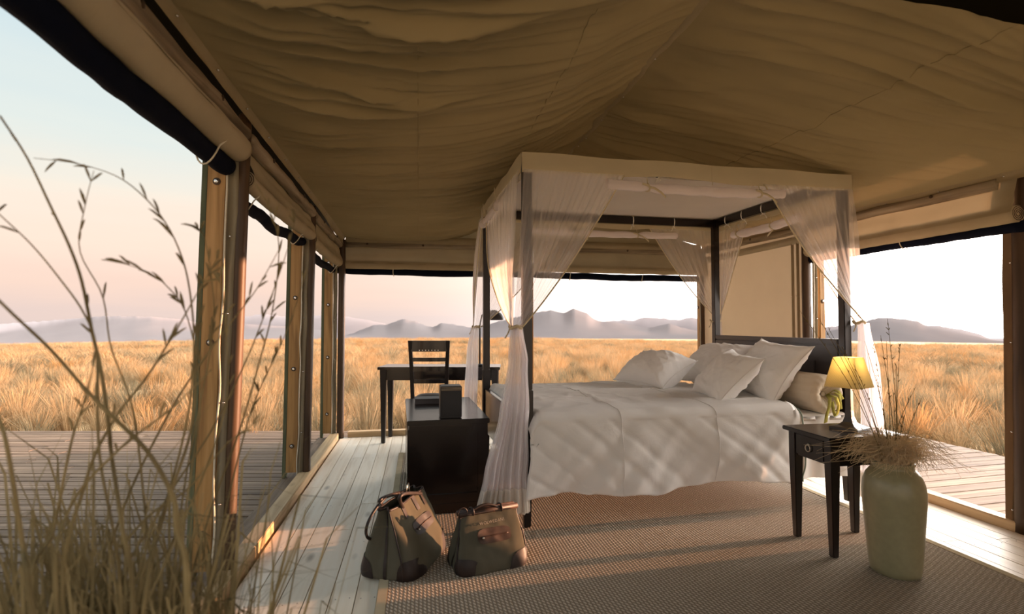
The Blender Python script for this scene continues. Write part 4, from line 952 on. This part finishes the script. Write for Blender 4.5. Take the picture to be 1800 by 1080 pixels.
# ------------------------------------------------------------------ travel bags
def bag(label, loc, rotz, L, Wd, Hh, lean, seed, top_w=.10, top_l=.72, handles='long', logo=None):
    e = thing('travel_bag', label, 'bag', loc, rotz)
    def hl(q): return L/2*(1 - (1-top_l)*q**1.3)*(1-.05*math.exp(-q*14))
    def hw(q): return Wd/2*(1 - (1-top_w)*q**1.05)*(1+.10*math.sin(PI*q))*(1-.06*math.exp(-q*14))
    def S(th, q, off=0.0):
        n_ = 5.0; c, s_ = math.cos(th), math.sin(th)
        k_ = (abs(c)**n_+abs(s_)**n_)**(-1/n_)
        x = hl(q)*c*k_; y = hw(q)*s_*k_
        gx = 1 - .22*q*math.exp(-((abs(s_)*k_)/.45)**2)*(1 if abs(c) > .7 else 0)   # gusset folds inward
        x *= gx
        wr_ = .006*ns(th*2.2, q*3, seed) + .004*ns(th*5, q*6, seed+4)
        nx = Vector((c*abs(c)**3, s_*abs(s_)**3, .0)); nx = nx.normalized() if nx.length else nx
        return Vector((x, y + lean*q*q, q*Hh)) + nx*(off+wr_)
    n = 96
    m = MB().grid(n+1, 30, lambda u, v: S(2*PI*u, v)); m.add([S(2*PI*i/n, 0) for i in range(n)], [tuple(range(n))])
    m.build('body', M_bag, e, smooth=True)
    def front(l, q, off=.003):                              # point on the front (-y) face
        th = math.atan2(-hw(q), 1e-6)
        c = l/hl(q); th = -PI/2 + math.asin(max(-.98, min(.98, c)))*1.0
        # solve angle whose x equals l
        lo, hi = -PI+.02, -.02
        for _ in range(22):
            mid_ = (lo+hi)/2
            if S(mid_, q).x < l: lo = mid_
            else: hi = mid_
        return S((lo+hi)/2, q, off)
    for th0 in (-3*PI/4, -PI/4, PI/4, 3*PI/4):
        def cp(u, v):
            th = th0 + (u-.5)*.62 + 0; qm = .30*(1-abs(2*u-1)**2.4)**.5
            # spread angle: corners sit near +-45 deg in superellipse angle
            a = th0 + math.copysign(1, u-.5)*abs(2*u-1)**.9*.42
            return S(a, qm*v, .004)
        MB().grid(22, 8, cp).build('corner_patch', M_leather, e, smooth=True)
    # leather piping on gusset edges
    for th in (-PI+.55, -.55): MB().tube([S(th, q/30, .003) for q in range(31)], .004, 6).build('piping', M_leather, e, smooth=True)
    # vertical strap on the gusset
    MB().grid(4, 30, lambda u, v: S(PI+(u-.5)*.10, v*.95, .004)).build('gusset_strap', M_leather, e, smooth=True)
    # zip pocket on the front face
    def oval(c_l, c_q, a_, b_, off, tilt=0):
        def f(u, v):
            t_ = 2*PI*u; n_ = 4; c, s_ = math.cos(t_), math.sin(t_); k_ = (abs(c)**n_+abs(s_)**n_)**(-1/n_)
            return front(c_l+a_*c*k_*v, c_q + (b_*s_*k_*v + tilt*a_*c*k_*v)/Hh, off)
        m_ = MB(); m_.open = True
        return m_.grid(41, 6, f)
    zp = oval(.02*L, .62, .27*L*.85, .030, .006).build('zip_pocket', M_leather2 if logo else M_leather, e, smooth=True)
    MB().tube([front(.02*L + a*.19*L, .62, .009) for a in [i/14*2-1 for i in range(15)]], .0028, 6).build('zip', M_leather2, zp, smooth=True)
    MB().ball(front(.02*L-.16*L, .60, .010), .006, 8).build('zip_pull', M_brass, zp, smooth=True)
    # rim around the mouth
    MB().tube([S(2*PI*i/64, 1.0, .001) for i in range(65)], .006, 6).build('rim', M_leather, e, smooth=True)
    ztop = Hh
    if handles == 'long':
        for sy, dy in ((-1, -.0), (1, .0)):
            for l in (-.22*L, .06*L, .25*L): 
                if sy < 0: MB().grid(4, 8, lambda u, v, l=l: front(l+(u-.5)*.026, 1.0-v*.20, .006)).build('handle_tab', M_leather, e, smooth=True)
            a0, a1 = Vector((-.22*L, sy*.03+lean, ztop-.01)), Vector((.25*L, sy*.03+lean, ztop-.01))
            pts_ = [a0.lerp(a1, i/16) + Vector((-.16*math.sin(PI*i/16), sy*.02-.02*math.sin(PI*i/16), (.075 if sy < 0 else .05)*math.sin(PI*i/16))) for i in range(17)]
            MB().tube(pts_, .0085, 8).build('handle', M_leather, e, smooth=True)
        MB().tube([Vector((-.30*L, .02+lean, ztop-.01)) + Vector((-.13*math.sin(PI*i/16), .05*i/16, .05*math.cos(PI*i/16)-.09*i/16)) for i in range(17)], .007, 7).build('shoulder_strap', M_leather, e, smooth=True)
        MB().tube([Vector((.10*L, lean, ztop)), Vector((.12*L, lean, ztop+.045)), Vector((.16*L, lean, ztop+.05)), Vector((.18*L, lean, ztop))], .003, 6).build('buckle', M_brass, e, smooth=True)
    else:
        MB().tube([Vector((-hl(1)*1.02, lean-.008, ztop)), Vector((hl(1)*1.05, lean-.008, ztop+.004))], .014, 10).build('top_bar', M_leather2, e, smooth=True)
        MB().tube([Vector((-hl(1)*1.02, lean+.018, ztop)), Vector((hl(1)*1.0, lean+.018, ztop+.004))], .013, 10).build('top_bar', M_leather2, e, smooth=True)
        MB().tube([Vector((lerp(-.62, .38, i/16)*hl(1), lean-.010, ztop+.010+.022*math.sin(PI*i/16))) for i in range(17)], .0065, 8).build('handle', M_leather, e, smooth=True)
        for l in (-.62, .38):
            MB().tube([Vector((l*hl(1)+.012*math.sin(a*.5), lean+.022*math.cos(a), ztop+.004+.020*math.sin(a))) for a in [2*PI*i/18 for i in range(19)]], .004, 6).build('handle_loop', M_leather, e, smooth=True)
        MB().tube([Vector((-.9*hl(1)+.022*math.cos(a), lean-.016, ztop+.012+.022*math.sin(a))) for a in [2*PI*i/18 for i in range(19)]], .003, 6).build('handle_loop', M_leather, e, smooth=True)
    if logo:
        c = bpy.data.curves.new('lettering', 'FONT'); c.body = logo; c.size = .019; c.extrude = .0003; c.align_x = 'CENTER'; c.align_y = 'CENTER'; c.space_character = 1.15
        o = bpy.data.objects.new('lettering', c); C.objects.link(o); c.materials.append(M_thread); lm = bpy.data.meshes.new_from_object(o); bpy.data.objects.remove(o); o = bpy.data.objects.new('lettering', lm); C.objects.link(o); o.parent = e
        p_ = front(.02*L, .83, .0015); p2 = front(.02*L, .87, .0015); px_ = front(.02*L+.03, .83, .0015)
        yv = (p2-p_).normalized(); xv = (px_-p_).normalized(); zv = xv.cross(yv).normalized(); yv = zv.cross(xv)
        o.matrix_local = Matrix.Translation(p_ + zv*.0028) @ Matrix((xv, yv, zv)).transposed().to_4x4()
    return e
bag('large olive canvas travel bag with looped leather handles, beside the smaller bag', (-.515, 2.60, .013), R55(76), .44, .31, .295, .02, 3, .24, .88, 'long')
bag('smaller olive canvas bag with a leather top bar and lettering', (-.118, 2.575, .013), R55(25), .365, .235, .245, .0, 8, .14, .80, 'bar', 'WOLWEDANS')

# ------------------------------------------------------------------ tall dry grass close to the camera, growing beside the deck
gc = thing('dry_grass_clump', 'tall blurred dry grass clump close to the camera at left', 'grass', (-.78, 1.02, -.03), 0)
rs = random.Random(5)
S_ = [([(0, 204), (48, 278), (89, 363), (122, 433), (144, 496), (163, 589), (177, 648), (191, 746), (196, 800), (215, 930), (235, 1090)], .95, .0042, .0016, 3),
      ([(240, 1090), (270, 960), (315, 800), (335, 700), (341, 600), (335, 522), (322, 459), (296, 400), (259, 352), (207, 311), (137, 288), (59, 278)], 1.05, .0030, .0006, 7),
      ([(215, 1090), (175, 800), (170, 620), (148, 552), (104, 489), (55, 430), (0, 378), (-40, 340)], 1.0, .0030, .0008, 2),
      ([(330, 1090), (310, 930), (304, 874), (260, 795), (196, 731), (157, 692), (88, 614), (20, 550), (-40, 490)], .9, .0048, .0020, 2),
      ([(110, 1090), (150, 850), (200, 740), (260, 660), (310, 580), (350, 510), (385, 450)], 1.0, .0040, .0008, 6),
      ([(170, 1090), (215, 900), (290, 740), (345, 650), (400, 575), (450, 510), (490, 440)], 1.1, .0034, .0007, 7),
      ([(250, 1090), (290, 900), (335, 760), (345, 640), (350, 560), (352, 500)], 1.0, .0042, .0012, 6),
      ([(200, 1090), (280, 900), (370, 760), (430, 640), (470, 540), (505, 440), (520, 380)], 1.15, .0030, .0006, 8),
      ([(320, 1090), (370, 900), (420, 760), (455, 640), (480, 540), (490, 430), (470, 360), (445, 318)], 1.2, .0030, .0006, 9),
      ([(60, 1090), (40, 960), (15, 800), (0, 740), (-20, 680)], .85, .0050, .0020, 0),
      ([(60, 1090), (95, 930), (125, 780), (150, 700), (165, 640)], .95, .0040, .0010, 4),
      ([(270, 1090), (255, 900), (240, 760), (225, 690), (195, 610), (180, 520), (140, 440), (150, 360), (165, 300)], 1.05, .0028, .0006, 5),
      ([(150, 1090), (240, 930), (330, 860), (400, 780), (470, 730)], 1.05, .0034, .0008, 3),
      ([(360, 1090), (390, 930), (420, 800), (450, 700), (505, 580), (540, 470)], 1.25, .0030, .0006, 8),
      ([(230, 1090), (300, 960), (360, 830), (395, 720), (400, 640), (395, 560), (385, 480)], 1.1, .0030, .0006, 7),
      ([(100, 1090), (120, 900), (210, 790), (300, 720), (372, 650)], .92, .0040, .0010, 3),
      ([(290, 1090), (325, 850), (350, 720), (372, 600), (375, 520), (360, 420), (340, 395)], 1.1, .0026, .0006, 9),
      ([(300, 1090), (330, 870), (352, 700), (330, 560), (290, 500), (250, 475), (215, 463)], 1.08, .0026, .0005, 8)]
for pts_, Y, r0, r1, sh in S_:
    loc = gc.location; p3 = []
    flip = pts_ if pts_[0][1] > pts_[-1][1] else pts_[::-1]
    n_ = len(flip)
    for i, (px, py) in enumerate(flip): p3.append(D(px, py, Y + .12*(i/n_-.5)*rs.choice((-1, 1))) - loc)
    base = Vector((lerp(p3[0].x, 0, .5), rs.uniform(-.05, .08), .004)); p3 = [base] + p3
    stalk(p3, r0, r1, int(sh*1.7), rs, 44, 2.2).build('stalk', M_clump, gc, smooth=True)
m = MB(); m.open = True
for i in range(1500):
    bx, by = rs.gauss(-.03, .13), rs.uniform(-.12, .22); L_ = rs.uniform(.45, .84) if i % 9 else rs.uniform(.8, 1.05); a = rs.gauss(PI*.7, 1.6); ln = rs.uniform(.02, .46)*L_
    b = Vector((bx, by, .004)); d_ = Vector((math.cos(a), .5*math.sin(a), 0)); sd = Vector((math.cos(a+1.2), math.sin(a+1.2), 0)); w = rs.uniform(.0015, .0042)
    q0, q1, q2, q3 = b, b+d_*ln*.25+Vector((0, 0, L_*.5)), b+d_*ln*.6+Vector((0, 0, L_*.85)), b+d_*ln*1.1+Vector((0, 0, L_*rs.uniform(.75, 1.02)))
    k_ = len(m.v); m.v += [tuple(v_) for v_ in (q0-sd*w, q0+sd*w, q1-sd*w, q1+sd*w, q2-sd*w*.7, q2+sd*w*.7, q3)]
    m.f += [(k_, k_+1, k_+3, k_+2), (k_+2, k_+3, k_+5, k_+4), (k_+4, k_+5, k_+6)]
tag(m.build('blades', M_clump, gc), kind='stuff')
